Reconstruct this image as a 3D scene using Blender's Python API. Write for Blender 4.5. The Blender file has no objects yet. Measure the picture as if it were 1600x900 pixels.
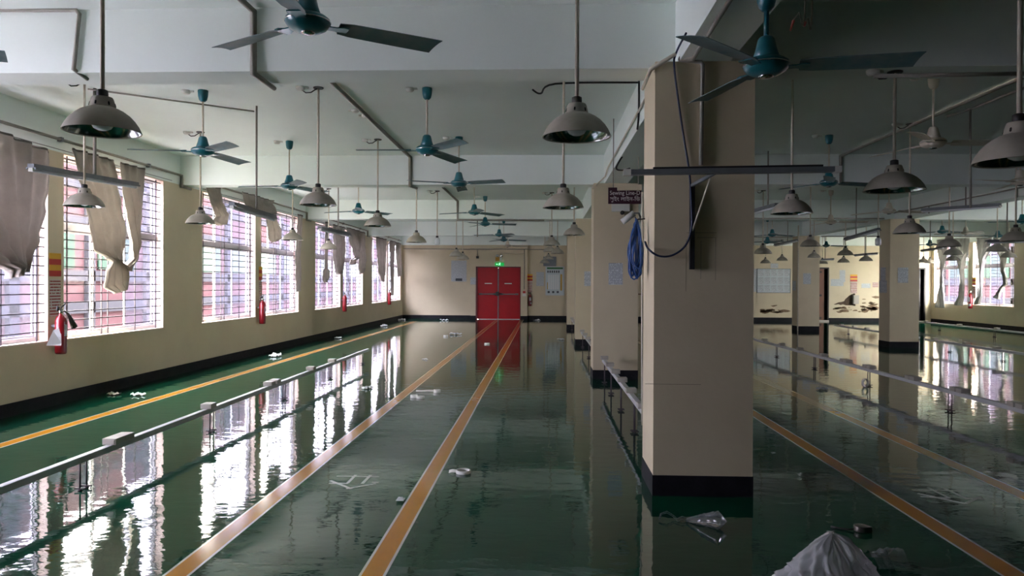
import bpy, bmesh, math, random
from mathutils import Vector, Matrix, noise
PI = math.pi
random.seed(7)
sc = bpy.context.scene
col = sc.collection

# ------------------------------------------------------------------ camera (fitted to the room's own lines)
F_PX, H = 1160.0, 1.4
YAW, PITCH, ROLL = .0422, -.0067, .0045
def _axes():
    cy, sy = math.cos(YAW), math.sin(YAW)
    R0 = Vector((cy, sy, 0)); F0 = Vector((-sy, cy, 0)); U0 = Vector((0, 0, 1))
    cp, sp = math.cos(PITCH), math.sin(PITCH)
    F = F0*cp + U0*sp; U1 = U0*cp - F0*sp
    cr, sr = math.cos(ROLL), math.sin(ROLL)
    return R0*cr + U1*sr, U1*cr - R0*sr, F
CR, CU, CF = _axes()
def at(px, py, X=None, Y=None, Z=None):
    """where a sight line of the photograph meets a wall (X or Y) or a level (Z)"""
    d = CF + CR*((px-800)/F_PX) + CU*((450-py)/F_PX)
    if X is not None: t = X/d.x
    elif Y is not None: t = Y/d.y
    else: t = (Z-H)/d.z
    return Vector((0, 0, H)) + d*t
cam_d = bpy.data.cameras.new('camera'); cam = bpy.data.objects.new('camera', cam_d); col.objects.link(cam)
cam_d.sensor_width = 36; cam_d.lens = F_PX/1600*36; cam_d.clip_start = .05; cam_d.clip_end = 500
M = Matrix.Identity(4)
for i in range(3):
    M[i][0] = CR[i]; M[i][1] = CU[i]; M[i][2] = -CF[i]
M[2][3] = H
cam.matrix_world = M
sc.camera = cam

# ------------------------------------------------------------------ materials
def s2l(c):
    c = c/255
    return c/12.92 if c <= .04045 else ((c+.055)/1.055)**2.4
def rgb(r, g, b): return (s2l(r), s2l(g), s2l(b), 1)
def mat(name, c, rough=.6, metal=0, var=0, vscale=3, bump=0, bscale=30, c2=None, spec=.5, coat=0, trans=0):
    m = bpy.data.materials.new(name); m.use_nodes = True
    nt = m.node_tree; b = nt.nodes['Principled BSDF']
    b.inputs['Base Color'].default_value = c; b.inputs['Roughness'].default_value = rough
    b.inputs['Metallic'].default_value = metal; b.inputs['Specular IOR Level'].default_value = spec
    b.inputs['Coat Weight'].default_value = coat
    tc = None
    if var or bump: tc = nt.nodes.new('ShaderNodeTexCoord')
    if var:
        n = nt.nodes.new('ShaderNodeTexNoise'); n.inputs['Scale'].default_value = vscale; n.inputs['Detail'].default_value = 6
        n.inputs['Roughness'].default_value = .62
        nt.links.new(tc.outputs['Object'], n.inputs['Vector'])
        r = nt.nodes.new('ShaderNodeMapRange'); r.inputs[1].default_value = .35; r.inputs[2].default_value = .7
        r.inputs[3].default_value = 0; r.inputs[4].default_value = var; nt.links.new(n.outputs['Fac'], r.inputs[0])
        mx = nt.nodes.new('ShaderNodeMix'); mx.data_type = 'RGBA'
        nt.links.new(r.outputs[0], mx.inputs[0]); mx.inputs[6].default_value = c
        mx.inputs[7].default_value = c2 if c2 else (c[0]*.45, c[1]*.45, c[2]*.45, 1)
        nt.links.new(mx.outputs[2], b.inputs['Base Color'])
    if bump:
        n2 = nt.nodes.new('ShaderNodeTexNoise'); n2.inputs['Scale'].default_value = bscale; n2.inputs['Detail'].default_value = 4
        nt.links.new(tc.outputs['Object'], n2.inputs['Vector'])
        bp = nt.nodes.new('ShaderNodeBump'); bp.inputs['Strength'].default_value = bump; bp.inputs['Distance'].default_value = .01
        nt.links.new(n2.outputs['Fac'], bp.inputs['Height']); nt.links.new(bp.outputs[0], b.inputs['Normal'])
    return m
CREAM = rgb(212, 198, 168)
MT = {}
MT['cream'] = mat('cream wall paint', CREAM, .55, var=.34, vscale=1.3, bump=.2, bscale=18, c2=rgb(184, 167, 138))
MT['white'] = mat('ceiling whitewash', rgb(236, 244, 239), .7, var=.25, vscale=.9, bump=.12, bscale=14, c2=rgb(216, 223, 219))
MT['black'] = mat('black skirting paint', rgb(22, 20, 26), .6, spec=.2, var=.4, vscale=9, c2=rgb(48, 46, 52), bump=.2)
MT['lamp'] = mat('dusty grey lamp enamel', rgb(174, 167, 153), .55, var=.5, vscale=11, c2=rgb(146, 138, 122))
MT['reflector'] = mat('lamp reflector aluminium', rgb(170, 178, 178), .16, metal=1)
MT['cap'] = mat('black bakelite', rgb(48, 46, 46), .5)
MT['slot'] = mat('dark slot', rgb(18, 18, 18), .8)
MT['rod'] = mat('cream painted pipe', rgb(212, 204, 186), .5, var=.5, vscale=16, c2=rgb(168, 156, 136))
MT['bulb'] = mat('frosted bulb glass', rgb(225, 232, 232), .18, spec=.7)
MT['teal'] = mat('teal fan enamel', rgb(16, 104, 116), .28, var=.35, vscale=9, c2=rgb(60, 112, 118), coat=.3)
MT['blade'] = mat('dusty teal fan blade', rgb(86, 122, 128), .5, var=.9, vscale=7, c2=rgb(134, 140, 140))
MT['fancream'] = mat('cream fan enamel', rgb(214, 205, 186), .4, var=.3, vscale=9, c2=rgb(170, 160, 140))
MT['chrome'] = mat('chrome', rgb(200, 200, 200), .15, metal=1)
MT['steel'] = mat('grey steel channel', rgb(122, 126, 130), .45, metal=.2, var=.3, vscale=8)
MT['tube'] = mat('fluorescent tube glass', rgb(232, 234, 236), .25)
MT['conduit'] = mat('grey conduit', rgb(150, 146, 136), .5, var=.4, vscale=10)
MT['cconduit'] = mat('cream conduit', rgb(206, 198, 180), .5, var=.3, vscale=10)
MT['bluecable'] = mat('blue cable', rgb(30, 78, 142), .4)
MT['scuff'] = mat('dark scuff', rgb(120, 108, 88), .7)
MT['navycable'] = mat('dark blue cable', rgb(24, 36, 66), .4)
MT['darkcable'] = mat('black cable', rgb(30, 30, 32), .5)
MT['plastic'] = mat('white plastic', rgb(222, 220, 212), .4)
MT['rail'] = mat('white painted rail', rgb(196, 195, 196), .4, var=.3, vscale=6, c2=rgb(166, 164, 162))
MT['socket'] = mat('beige socket box', rgb(178, 171, 160), .45)
MT['iron'] = mat('dark iron bar', rgb(62, 48, 56), .5)
MT['alu'] = mat('aluminium window frame', rgb(206, 202, 204), .4, var=.2, vscale=4)
MT['reveal'] = mat('pinkish reveal plaster', rgb(226, 204, 186), .6, var=.2, vscale=3)
MT['red'] = mat('red door paint', rgb(186, 6, 26), .4, spec=.3, var=.5, vscale=2.2, c2=rgb(146, 8, 22), bump=.2, bscale=22)
MT['darkred'] = mat('dark red door frame paint', rgb(96, 12, 20), .4)
MT['extred'] = mat('extinguisher red', rgb(116, 10, 20), .3, coat=.3)
MT['yellow'] = mat('yellow floor paint', rgb(192, 128, 18), .12, var=.35, vscale=5, c2=rgb(176, 112, 18))
MT['lineedge'] = mat('white floor paint', rgb(214, 206, 178), .14)
MT['tape'] = mat('white masking tape', rgb(200, 202, 196), .5)
MT['brown'] = mat('brown door wood', rgb(120, 78, 58), .5, var=.4, vscale=3)
MT['darkwood'] = mat('dark door frame', rgb(30, 24, 22), .5)
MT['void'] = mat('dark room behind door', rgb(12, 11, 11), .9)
MT['signred'] = mat('sign red', rgb(190, 40, 30), .4)
MT['signyellow'] = mat('sign yellow', rgb(228, 170, 40), .4)
MT['maroon'] = mat('maroon sign board', rgb(58, 24, 36), .35)
MT['lettering'] = mat('white lettering', rgb(225, 220, 215), .5)
MT['paperwhite'] = mat('plain paper', rgb(222, 224, 224), .7)
MT['ink'] = mat('printed ink', rgb(70, 74, 80), .7)
MT['greenhead'] = mat('green poster header', rgb(50, 110, 60), .5)
MT['ochre'] = mat('ochre strip', rgb(190, 150, 60), .5)
MT['poster'] = mat('poster blue grey', rgb(196, 206, 208), .5)
MT['damp'] = mat('damp stain', rgb(72, 56, 46), .85, var=.6, vscale=9, c2=rgb(110, 90, 70))
MT['flake'] = mat('flaked plaster', rgb(116, 92, 70), .85, var=.6, vscale=14, c2=rgb(160, 138, 108))
MT['amber'] = mat('amber lamp housing', rgb(196, 140, 30), .4)
MT['tapemetal'] = mat('scuffed steel case', rgb(110, 104, 98), .35, metal=.7, var=.3, vscale=30)
MT['wirepink'] = mat('pink wire tip', rgb(196, 92, 84), .5)
MT['pink'] = mat('darkened pink facade', rgb(60, 43, 49), .8, spec=0, var=.2, vscale=.6)  # facade tones darkened so the strong sky does not wash them out
MT['facwhite'] = mat('darkened white facade band', rgb(44, 43, 50), .8, spec=0)
MT['facglass'] = mat('darkened green facade glass', rgb(26, 42, 37), .3, spec=.02)
MT['ground'] = mat('light-bouncing yard concrete', rgb(206, 202, 194), .9, var=.2)  # lightened to throw daylight up through the windows

def mat_exit():
    m = bpy.data.materials.new('lit green exit panel'); m.use_nodes = True
    b = m.node_tree.nodes['Principled BSDF']; b.inputs['Base Color'].default_value = rgb(10, 90, 40)
    b.inputs['Emission Color'].default_value = rgb(10, 150, 60); b.inputs['Emission Strength'].default_value = .35
    return m
MT['exit'] = mat_exit()
def mat_exitfig():
    m = bpy.data.materials.new('lit exit figure'); m.use_nodes = True
    b = m.node_tree.nodes['Principled BSDF']; b.inputs['Base Color'].default_value = rgb(170, 240, 190)
    b.inputs['Emission Color'].default_value = rgb(150, 240, 180); b.inputs['Emission Strength'].default_value = .6
    return m
MT['exitfig'] = mat_exitfig()

def mat_floor():
    m = bpy.data.materials.new('green epoxy floor'); m.use_nodes = True
    nt = m.node_tree; b = nt.nodes['Principled BSDF']; N = nt.nodes.new; L = nt.links.new
    tc = N('ShaderNodeTexCoord')
    n = N('ShaderNodeTexNoise'); n.inputs['Scale'].default_value = .55; n.inputs['Detail'].default_value = 7; n.inputs['Roughness'].default_value = .6
    L(tc.outputs['Object'], n.inputs['Vector'])
    rp = N('ShaderNodeValToRGB'); e = rp.color_ramp.elements
    e[0].position = .3; e[0].color = rgb(3, 48, 33); e[1].position = .72; e[1].color = rgb(16, 76, 52)
    L(n.outputs['Fac'], rp.inputs[0])
    # pale dusty scuffs
    mp = N('ShaderNodeMapping'); mp.inputs['Scale'].default_value = (.9, 3.2, 1); L(tc.outputs['Object'], mp.inputs[0])
    n3 = N('ShaderNodeTexNoise'); n3.inputs['Scale'].default_value = 1.5; n3.inputs['Detail'].default_value = 8; n3.inputs['Roughness'].default_value = .7
    L(mp.outputs[0], n3.inputs['Vector'])
    r3 = N('ShaderNodeMapRange'); r3.inputs[1].default_value = .6; r3.inputs[2].default_value = .75; r3.inputs[4].default_value = .35
    L(n3.outputs['Fac'], r3.inputs[0])
    mx = N('ShaderNodeMix'); mx.data_type = 'RGBA'; L(r3.outputs[0], mx.inputs[0]); L(rp.outputs[0], mx.inputs[6]); mx.inputs[7].default_value = rgb(92, 130, 108)
    L(mx.outputs[2], b.inputs['Base Color'])
    b.inputs['Roughness'].default_value = .035; b.inputs['IOR'].default_value = 1.5
    # gentle undulation of the self-levelled coat
    n2 = N('ShaderNodeTexNoise'); n2.inputs['Scale'].default_value = 5.5; n2.inputs['Detail'].default_value = 3.0; n2.inputs['Roughness'].default_value = .5
    mp2 = N('ShaderNodeMapping'); mp2.inputs['Scale'].default_value = (.75, 1.25, 1); L(tc.outputs['Object'], mp2.inputs[0]); L(mp2.outputs[0], n2.inputs['Vector'])
    bp = N('ShaderNodeBump'); bp.inputs['Strength'].default_value = .1; bp.inputs['Distance'].default_value = .02
    L(n2.outputs['Fac'], bp.inputs['Height']); L(bp.outputs[0], b.inputs['Normal'])
    return m
MT['floor'] = mat_floor()

def mat_pane(name, tint, clear, haze):
    m = bpy.data.materials.new(name); m.use_nodes = True
    nt = m.node_tree; nt.nodes.remove(nt.nodes['Principled BSDF']); N = nt.nodes.new; L = nt.links.new
    out = nt.nodes['Material Output']
    tr = N('ShaderNodeBsdfTransparent'); tr.inputs[0].default_value = (tint[0]*clear, tint[1]*clear, tint[2]*clear, 1)
    tl = N('ShaderNodeBsdfTranslucent'); tl.inputs[0].default_value = tint
    gl = N('ShaderNodeBsdfGlossy'); gl.inputs['Roughness'].default_value = .08
    a = N('ShaderNodeMixShader'); a.inputs[0].default_value = haze; L(tr.outputs[0], a.inputs[1]); L(tl.outputs[0], a.inputs[2])
    c = N('ShaderNodeMixShader'); c.inputs[0].default_value = .05; L(a.outputs[0], c.inputs[1]); L(gl.outputs[0], c.inputs[2])
    L(c.outputs[0], out.inputs[0])
    return m
MT['pane'] = mat_pane('frosted lavender glass', rgb(234, 235, 253), .8, .017)
MT['clearpane'] = mat_pane('clear window glass', rgb(248, 250, 252), 1, .0)
def mat_cloth(name, c, c2):
    m = mat(name, c, .85, var=.6, vscale=5, c2=c2, bump=.3, bscale=26)
    nt = m.node_tree; out = nt.nodes['Material Output']; b = nt.nodes['Principled BSDF']
    tl = nt.nodes.new('ShaderNodeBsdfTranslucent'); tl.inputs[0].default_value = c
    mx = nt.nodes.new('ShaderNodeMixShader'); mx.inputs[0].default_value = .3
    nt.links.new(b.outputs[0], mx.inputs[1]); nt.links.new(tl.outputs[0], mx.inputs[2]); nt.links.new(mx.outputs[0], out.inputs[0])
    return m
MT['cloth'] = mat_cloth('grey beige curtain cloth', rgb(192, 184, 176), rgb(156, 146, 138))
MT['clothdark'] = mat_cloth('gathered curtain heading', rgb(110, 104, 100), rgb(90, 84, 80))
MT['clothwhite'] = mat_cloth('pale curtain cloth', rgb(186, 184, 178), rgb(150, 150, 144))
def mat_film(name, c, op0, op1, gloss=.18):
    m = bpy.data.materials.new(name); m.use_nodes = True
    nt = m.node_tree; nt.nodes.remove(nt.nodes['Principled BSDF']); N = nt.nodes.new; L = nt.links.new
    out = nt.nodes['Material Output']
    tr = N('ShaderNodeBsdfTransparent'); df = N('ShaderNodeBsdfDiffuse'); df.inputs[0].default_value = c
    tl = N('ShaderNodeBsdfTranslucent'); tl.inputs[0].default_value = c
    gl = N('ShaderNodeBsdfGlossy'); gl.inputs['Roughness'].default_value = .1
    lw = N('ShaderNodeLayerWeight'); lw.inputs['Blend'].default_value = .35
    mr = N('ShaderNodeMapRange'); mr.inputs[3].default_value = op0; mr.inputs[4].default_value = op1; L(lw.outputs['Facing'], mr.inputs[0])
    d = N('ShaderNodeMixShader'); d.inputs[0].default_value = .5; L(df.outputs[0], d.inputs[1]); L(tl.outputs[0], d.inputs[2])
    a = N('ShaderNodeMixShader'); L(mr.outputs[0], a.inputs[0]); L(tr.outputs[0], a.inputs[1]); L(d.outputs[0], a.inputs[2])
    fr = N('ShaderNodeFresnel'); fr.inputs[0].default_value = 1.5
    k = N('ShaderNodeMath'); k.operation = 'MULTIPLY'; k.inputs[1].default_value = gloss; L(fr.outputs[0], k.inputs[0])
    g = N('ShaderNodeMixShader'); L(k.outputs[0], g.inputs[0]); L(a.outputs[0], g.inputs[1]); L(gl.outputs[0], g.inputs[2])
    L(g.outputs[0], out.inputs[0])
    return m
MT['bag'] = mat_film('milky plastic film', rgb(252, 252, 255), .58, .98, .7)
MT['film'] = mat_film('clear plastic film', rgb(225, 228, 235), .02, .5, .9)
def mat_print(name, paper, ink, scale, dens):
    """rows of illegible print"""
    m = bpy.data.materials.new(name); m.use_nodes = True
    nt = m.node_tree; b = nt.nodes['Principled BSDF']; N = nt.nodes.new; L = nt.links.new; b.inputs['Roughness'].default_value = .6
    tc = N('ShaderNodeTexCoord'); sp = N('ShaderNodeSeparateXYZ'); L(tc.outputs['Object'], sp.inputs[0])
    mm = N('ShaderNodeMath'); mm.operation = 'MULTIPLY'; mm.inputs[1].default_value = scale; L(sp.outputs['Z'], mm.inputs[0])
    fr = N('ShaderNodeMath'); fr.operation = 'FRACT'; L(mm.outputs[0], fr.inputs[0])
    ls = N('ShaderNodeMath'); ls.operation = 'LESS_THAN'; ls.inputs[1].default_value = .45; L(fr.outputs[0], ls.inputs[0])
    mp = N('ShaderNodeMapping'); mp.inputs['Scale'].default_value = (scale*1.2, scale*1.2, scale*.5); L(tc.outputs['Object'], mp.inputs[0])
    n = N('ShaderNodeTexNoise'); n.inputs['Scale'].default_value = 1; L(mp.outputs[0], n.inputs['Vector'])
    g = N('ShaderNodeMath'); g.operation = 'GREATER_THAN'; g.inputs[1].default_value = 1-dens; L(n.outputs['Fac'], g.inputs[0])
    k = N('ShaderNodeMath'); k.operation = 'MULTIPLY'; L(ls.outputs[0], k.inputs[0]); L(g.outputs[0], k.inputs[1])
    mx = N('ShaderNodeMix'); mx.data_type = 'RGBA'; L(k.outputs[0], mx.inputs[0]); mx.inputs[6].default_value = paper; mx.inputs[7].default_value = ink
    L(mx.outputs[2], b.inputs['Base Color'])
    return m
MT['paper'] = mat_print('printed notice', rgb(216, 220, 222), rgb(110, 116, 124), 60, .58)
MT['redprint'] = mat_print('red printed sheet', rgb(206, 196, 186), rgb(150, 50, 44), 30, .62)

# ------------------------------------------------------------------ mesh building
class MB:
    def __init__(s): s.v = []; s.f = []; s.sm = []
    def add(s, vs, fs, smooth=False):
        o = len(s.v); s.v += [Vector(v) for v in vs]
        for f in fs: s.f.append([o+i for i in f]); s.sm.append(smooth)
        return s
    def box(s, x0, x1, y0, y1, z0, z1):
        return s.add([(x0,y0,z0),(x1,y0,z0),(x1,y1,z0),(x0,y1,z0),(x0,y0,z1),(x1,y0,z1),(x1,y1,z1),(x0,y1,z1)],
              [(0,3,2,1),(4,5,6,7),(0,1,5,4),(1,2,6,5),(2,3,7,6),(3,0,4,7)])
    def cbox(s, c, sx, sy, sz): return s.box(c[0]-sx/2, c[0]+sx/2, c[1]-sy/2, c[1]+sy/2, c[2]-sz/2, c[2]+sz/2)
    def lathe(s, prof, n=24, c=(0,0,0), axis='z', closed=False):
        vs = []
        for r, z in prof:
            for i in range(n):
                a = 2*PI*i/n
                p = (r*math.cos(a), r*math.sin(a), z)
                if axis == 'y': p = (p[0], z, p[1])
                if axis == 'x': p = (z, p[0], p[1])
                vs.append((p[0]+c[0], p[1]+c[1], p[2]+c[2]))
        fs = []
        for j in range(len(prof)-1):
            for i in range(n):
                k = (i+1) % n
                fs.append((j*n+i, j*n+k, (j+1)*n+k, (j+1)*n+i) if axis != 'y' else (j*n+i, (j+1)*n+i, (j+1)*n+k, j*n+k))
        s.add(vs, fs, True)
        return s
    def tube(s, pts, r, n=8, caps=True):
        P = [Vector(p) for p in pts]
        if len(P) < 2: return s
        T = []
        for i in range(len(P)):
            a = (P[i]-P[i-1]).normalized() if i else None
            b = (P[i+1]-P[i]).normalized() if i < len(P)-1 else None
            t = (a+b) if a and b else (a or b)
            T.append(t.normalized() if t.length > 1e-6 else (b or a))
        u = T[0].orthogonal().normalized(); rings = []
        for i in range(len(P)):
            if i:
                q = T[i-1].rotation_difference(T[i]); u = q @ u
            u = (u - T[i]*u.dot(T[i])).normalized(); w = T[i].cross(u)
            rr = r[i] if isinstance(r, (list, tuple)) else r
            k = 1.0
            if 0 < i < len(P)-1:
                cs = T[i].dot((P[i+1]-P[i]).normalized()); k = min(1.5, 1/max(cs, .5))
            rings.append([P[i] + (u*math.cos(2*PI*j/n) + w*math.sin(2*PI*j/n))*rr*k for j in range(n)])
        vs = [v for rg in rings for v in rg]; fs = []
        for i in range(len(P)-1):
            for j in range(n):
                k = (j+1) % n; fs.append((i*n+j, i*n+k, (i+1)*n+k, (i+1)*n+j))
        s.add(vs, fs, True)
        if caps:
            o = len(s.v)-len(vs)
            s.f.append([o+j for j in reversed(range(n))]); s.sm.append(False)
            s.f.append([o+(len(P)-1)*n+j for j in range(n)]); s.sm.append(False)
        return s
    def prism(s, poly, h0, h1, plane='xy'):
        n = len(poly)
        def P(a, b, h): return {'xy': (a, b, h), 'xz': (a, h, b), 'yz': (h, a, b)}[plane]
        vs = [P(a, b, h0) for a, b in poly] + [P(a, b, h1) for a, b in poly]
        fs = [tuple(reversed(range(n))), tuple(range(n, 2*n))] + [(i, (i+1) % n, n+(i+1) % n, n+i) for i in range(n)]
        return s.add(vs, fs)
    def grid(s, rows, smooth=True):
        n = len(rows[0]); vs = [v for r in rows for v in r]
        fs = [(i*n+j, i*n+j+1, (i+1)*n+j+1, (i+1)*n+j) for i in range(len(rows)-1) for j in range(n-1)]
        return s.add(vs, fs, smooth)
    def mesh(s, name, m=None):
        me = bpy.data.meshes.new(name); me.from_pydata([tuple(v) for v in s.v], [], s.f)
        for p, sm in zip(me.polygons, s.sm): p.use_smooth = sm
        bm = bmesh.new(); bm.from_mesh(me); bmesh.ops.recalc_face_normals(bm, faces=bm.faces); bm.to_mesh(me); bm.free()
        if m: me.materials.append(MT[m])
        return me
def link(name, me, parent=None, loc=None, rot=None):
    o = bpy.data.objects.new(name, me); col.objects.link(o)
    if parent is not None: o.parent = parent
    if loc is not None: o.location = loc
    if rot is not None: o.rotation_euler = rot
    return o
def obj(name, mb, m, parent=None, bevel=0):
    o = link(name, mb.mesh(name, m), parent)
    if bevel:
        md = o.modifiers.new('bevel', 'BEVEL'); md.width = bevel; md.segments = 2; md.limit_method = 'ANGLE'
    return o
def tag(o, label=None, cat=None, group=None, kind=None):
    if label: o['label'] = label
    if cat: o['category'] = cat
    if group: o['group'] = group
    if kind: o['kind'] = kind
    return o
def thing(name, label, cat, loc=(0,0,0), rz=0, group=None):
    o = bpy.data.objects.new(name, None); col.objects.link(o); o.location = loc; o.rotation_euler = (0, 0, rz)
    o.empty_display_size = .1
    return tag(o, label, cat, group)
def single(name, mb, m, label, cat, group=None, bevel=0):
    return tag(obj(name, mb, m, None, bevel), label, cat, group)
def struct(name, mb, m, parent=None, label=None):
    o = obj(name, mb, m, parent)
    if parent is None: o['kind'] = 'structure'
    if label: o['label'] = label
    return o

# ------------------------------------------------------------------ room shell
XL, XR, P = -5.49, 14.55, 5.936
Y0, YF, YFR = -8.0, 28.77, 28.5
HC, HB, HBASE = 3.297, 2.859, .137
YB = [5.073 + P*k for k in (-1, 0, 1, 2, 3)]; WB = .308
SILL, WTOP, TRANSOM = .715, 2.86, 2.03
XC1, WC1, XC2, WC2, YC1, DC = .728, .649, 7.673, .636, 4.924, .52
f = MB().box(XL-.2, XR+.2, Y0-.2, YF+.2, -.12, 0); struct('floor', f, 'floor')
struct('ceiling', MB().box(XL-.2, XR+.2, Y0-.2, YF+.2, HC, HC+.12), 'white')

WIN = [(5.79+P*k, 8.02+P*k) for k in (-1, 0, 1, 2, 3)] + [(8.27+P*k, 10.52+P*k) for k in (-1, 0, 1, 2, 3)]
WIN = sorted(w for w in WIN if w[0] > Y0)
WINL = [w for w in WIN if w[0] > 1.0]; WINR = [w for w in WIN if 14 < w[0] < 17 or w[0] > 23]  # nearer right window is out of view, added to light the hall columns
def wall_with_windows(x0, x1, ya, yb, wins):
    m = MB()
    m.box(x0, x1, ya, yb, 0, SILL)
    y = ya
    for a, b in wins + [(yb, yb)]:
        if a - y > 1e-4: m.box(x0, x1, y, a, SILL, WTOP)
        y = b
    return m
struct('wall_left', wall_with_windows(XL-.2, XL, Y0, YF, WINL), 'cream')
struct('ceiling_beam', MB().box(XL-.2, XL, Y0, YF, WTOP, HC), 'white')
struct('wall_right', wall_with_windows(XR, XR+.2, Y0, YFR, WINR), 'cream')
struct('ceiling_beam', MB().box(XR, XR+.2, Y0, YFR, WTOP, HC), 'white')
struct('wall_back', MB().box(XL-.2, XR+.2, Y0-.2, Y0, 0, HC), 'cream')
# far wall: plain wall, projecting door pier, recess, then the wall of the right-hand hall
xa, xb = -2.81, -.62
DX0, DX1, DH = -2.60, -.87, 2.03
m = MB().box(XL-.2, xa, YF, YF+.2, 0, HB).box(xa, DX0, YFR, YF+.2, 0, HB).box(DX1, xb, YFR, YF+.2, 0, HB).box(DX0, DX1, YFR, YF+.2, DH, HB)
m.box(xb, 1.0, YF, YF+.2, 0, HB)
struct('wall_far', m, 'cream')
RD = [(9.95, 10.77), (13.55, 14.33)]
m = MB(); x = 1.0
for a, b in RD + [(XR+.2, XR+.2)]:
    m.box(x, a, YFR, YF+.2, 0, HB) if a > x else None
    if b > a: m.box(a, b, YFR, YF+.2, 2.04, HB)
    x = b
struct('wall_far_hall', m, 'cream')
struct('ceiling_beam', MB().box(XL-.2, XR+.2, YFR+.05, YF+.2, HB, HC), 'white')
for yb in YB:
    struct('ceiling_beam', MB().box(XL, XR, yb, yb+WB, HB, HC), 'white')
for bl, bw in ((.884, .332), (7.83, .332)):
    m = MB(); y = Y0
    for yb in YB + [YFR]:
        m.box(bl, bl+bw, y, yb, HB, HC); y = yb+WB
    struct('ceiling_beam', m, 'white')
# baseboards
t = .012
struct('baseboard_left', MB().box(XL, XL+t, Y0, YF, 0, HBASE), 'black')
struct('baseboard_right', MB().box(XR-t, XR, Y0, YFR, 0, HBASE), 'black')
m = MB().box(XL+t, xa, YF-t, YF, 0, HBASE).box(xa-t, DX0, YFR-t, YFR, 0, HBASE).box(DX1, xb+t, YFR-t, YFR, 0, HBASE).box(xb, 1.0, YF-t, YF, 0, HBASE)
m.box(1.0, RD[0][0], YFR-t, YFR, 0, HBASE).box(RD[0][1], RD[1][0], YFR-t, YFR, 0, HBASE)
struct('baseboard_far', m, 'black')
# columns
for r, (xc, wc) in enumerate(((XC1, WC1), (XC2, WC2))):
    for k in range(-2, 4):
        y = YC1 + P*k
        c = struct('column', MB().box(xc, xc+wc, y, y+DC, 0, HB), 'cream')
        struct('base_band', MB().box(xc-.004, xc+wc+.004, y-.004, y+DC+.004, 0, HBASE), 'black', c)
# wall pilasters between window pairs on the left are flush; slim capping sill per window
wn = 0
def window(x_in, side, a, b, spec):
    """x_in: room face of the wall; side: +1 wall lies to -x (left wall), -1 right wall. spec: per third, 'f' frosted or 'c' clear"""
    global wn; wn += 1
    w = bpy.data.objects.new('window_%d' % wn, None); col.objects.link(w); w['kind'] = 'structure'
    def bx(m, d0, d1, y0, y1, z0, z1):
        xs = sorted((x_in - side*d0, x_in - side*d1)); m.box(xs[0], xs[1], y0, y1, z0, z1)
    e = .045
    fr = MB()
    bx(fr, .11, .17, a, a+e, SILL+.02, WTOP); bx(fr, .11, .17, b-e, b, SILL+.02, WTOP)
    bx(fr, .11, .17, a+e, b-e, WTOP-e, WTOP); bx(fr, .11, .17, a+e, b-e, SILL+.02, SILL+.02+e); bx(fr, .10, .17, a+e, b-e, TRANSOM-.04, TRANSOM+.04)
    obj('window_frame', fr, 'alu', w)
    s = MB(); bx(s, -.008, .2, a, b, SILL, SILL+.02); obj('window_sill', s, 'reveal', w)
    rv = MB(); bx(rv, 0, .11, a, a+.012, SILL+.02, WTOP); bx(rv, 0, .11, b-.012, b, SILL+.02, WTOP); bx(rv, 0, .11, a+.012, b-.012, WTOP-.012, WTOP)
    obj('reveal_lining', rv, 'reveal', w)
    ya, yb = a+e, b-e; d = (yb-ya)/3
    for (z0, z1) in ((SILL+.02+e, TRANSOM-.04), (TRANSOM+.04, WTOP-e)):
        sf = MB()
        for i in range(3):
            y0, y1 = ya+i*d, ya+(i+1)*d
            off = .125 if i % 2 else .14
            g = .022
            bx(sf, off, off+.018, y0, y0+g, z0, z1); bx(sf, off, off+.018, y1-g, y1, z0, z1)
            bx(sf, off, off+.018, y0+g, y1-g, z0, z0+g); bx(sf, off, off+.018, y0+g, y1-g, z1-g, z1)
            pn = MB(); bx(pn, off+.007, off+.011, y0+g, y1-g, z0+g, z1-g)
            obj('pane', pn, 'pane' if spec[i] == 'f' else 'clearpane', w)
        obj('sash_frame', sf, 'alu', w)
    gr = MB(); xg = x_in - side*.045; n = int((WTOP-SILL)/.104)
    for i in range(1, n+1):
        z = SILL + .02 + i*.104
        if z < WTOP-.02: gr.box(xg-.006, xg+.006, a+.012, b-.012, z-.006, z+.006)
    for u in (.06, .36, .42, .70, .94):
        y = a+(b-a)*u; gr.box(xg-.006, xg+.006, y-.006, y+.006, SILL+.02, WTOP-.012)
    obj('grille', gr, 'iron', w)
for a, b in WINL:
    k = round((a-5.79)/P, 2)
    spec = {0.0: 'fff', .42: 'ccf', 1.0: 'cff', 1.42: 'cff'}.get(k, 'fff')
    window(XL, 1, a, b, spec)
for a, b in WINR:
    window(XR, -1, a, b, 'cfc' if a > 22 else 'fcf')

# ------------------------------------------------------------------ outside
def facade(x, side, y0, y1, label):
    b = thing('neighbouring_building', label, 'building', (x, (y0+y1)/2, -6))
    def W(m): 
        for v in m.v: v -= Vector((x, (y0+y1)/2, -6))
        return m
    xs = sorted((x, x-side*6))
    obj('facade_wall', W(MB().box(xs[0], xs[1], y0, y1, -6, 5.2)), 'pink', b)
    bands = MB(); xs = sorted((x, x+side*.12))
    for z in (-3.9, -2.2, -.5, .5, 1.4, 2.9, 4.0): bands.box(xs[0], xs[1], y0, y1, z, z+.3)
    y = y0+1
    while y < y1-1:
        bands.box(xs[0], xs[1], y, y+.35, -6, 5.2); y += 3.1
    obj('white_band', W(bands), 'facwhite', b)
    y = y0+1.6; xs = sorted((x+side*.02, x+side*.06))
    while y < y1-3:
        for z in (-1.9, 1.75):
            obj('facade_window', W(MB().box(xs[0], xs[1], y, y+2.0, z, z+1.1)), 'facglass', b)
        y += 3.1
facade(-13, 1, 4, 62, 'pink and white neighbouring building seen through the left windows')
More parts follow.
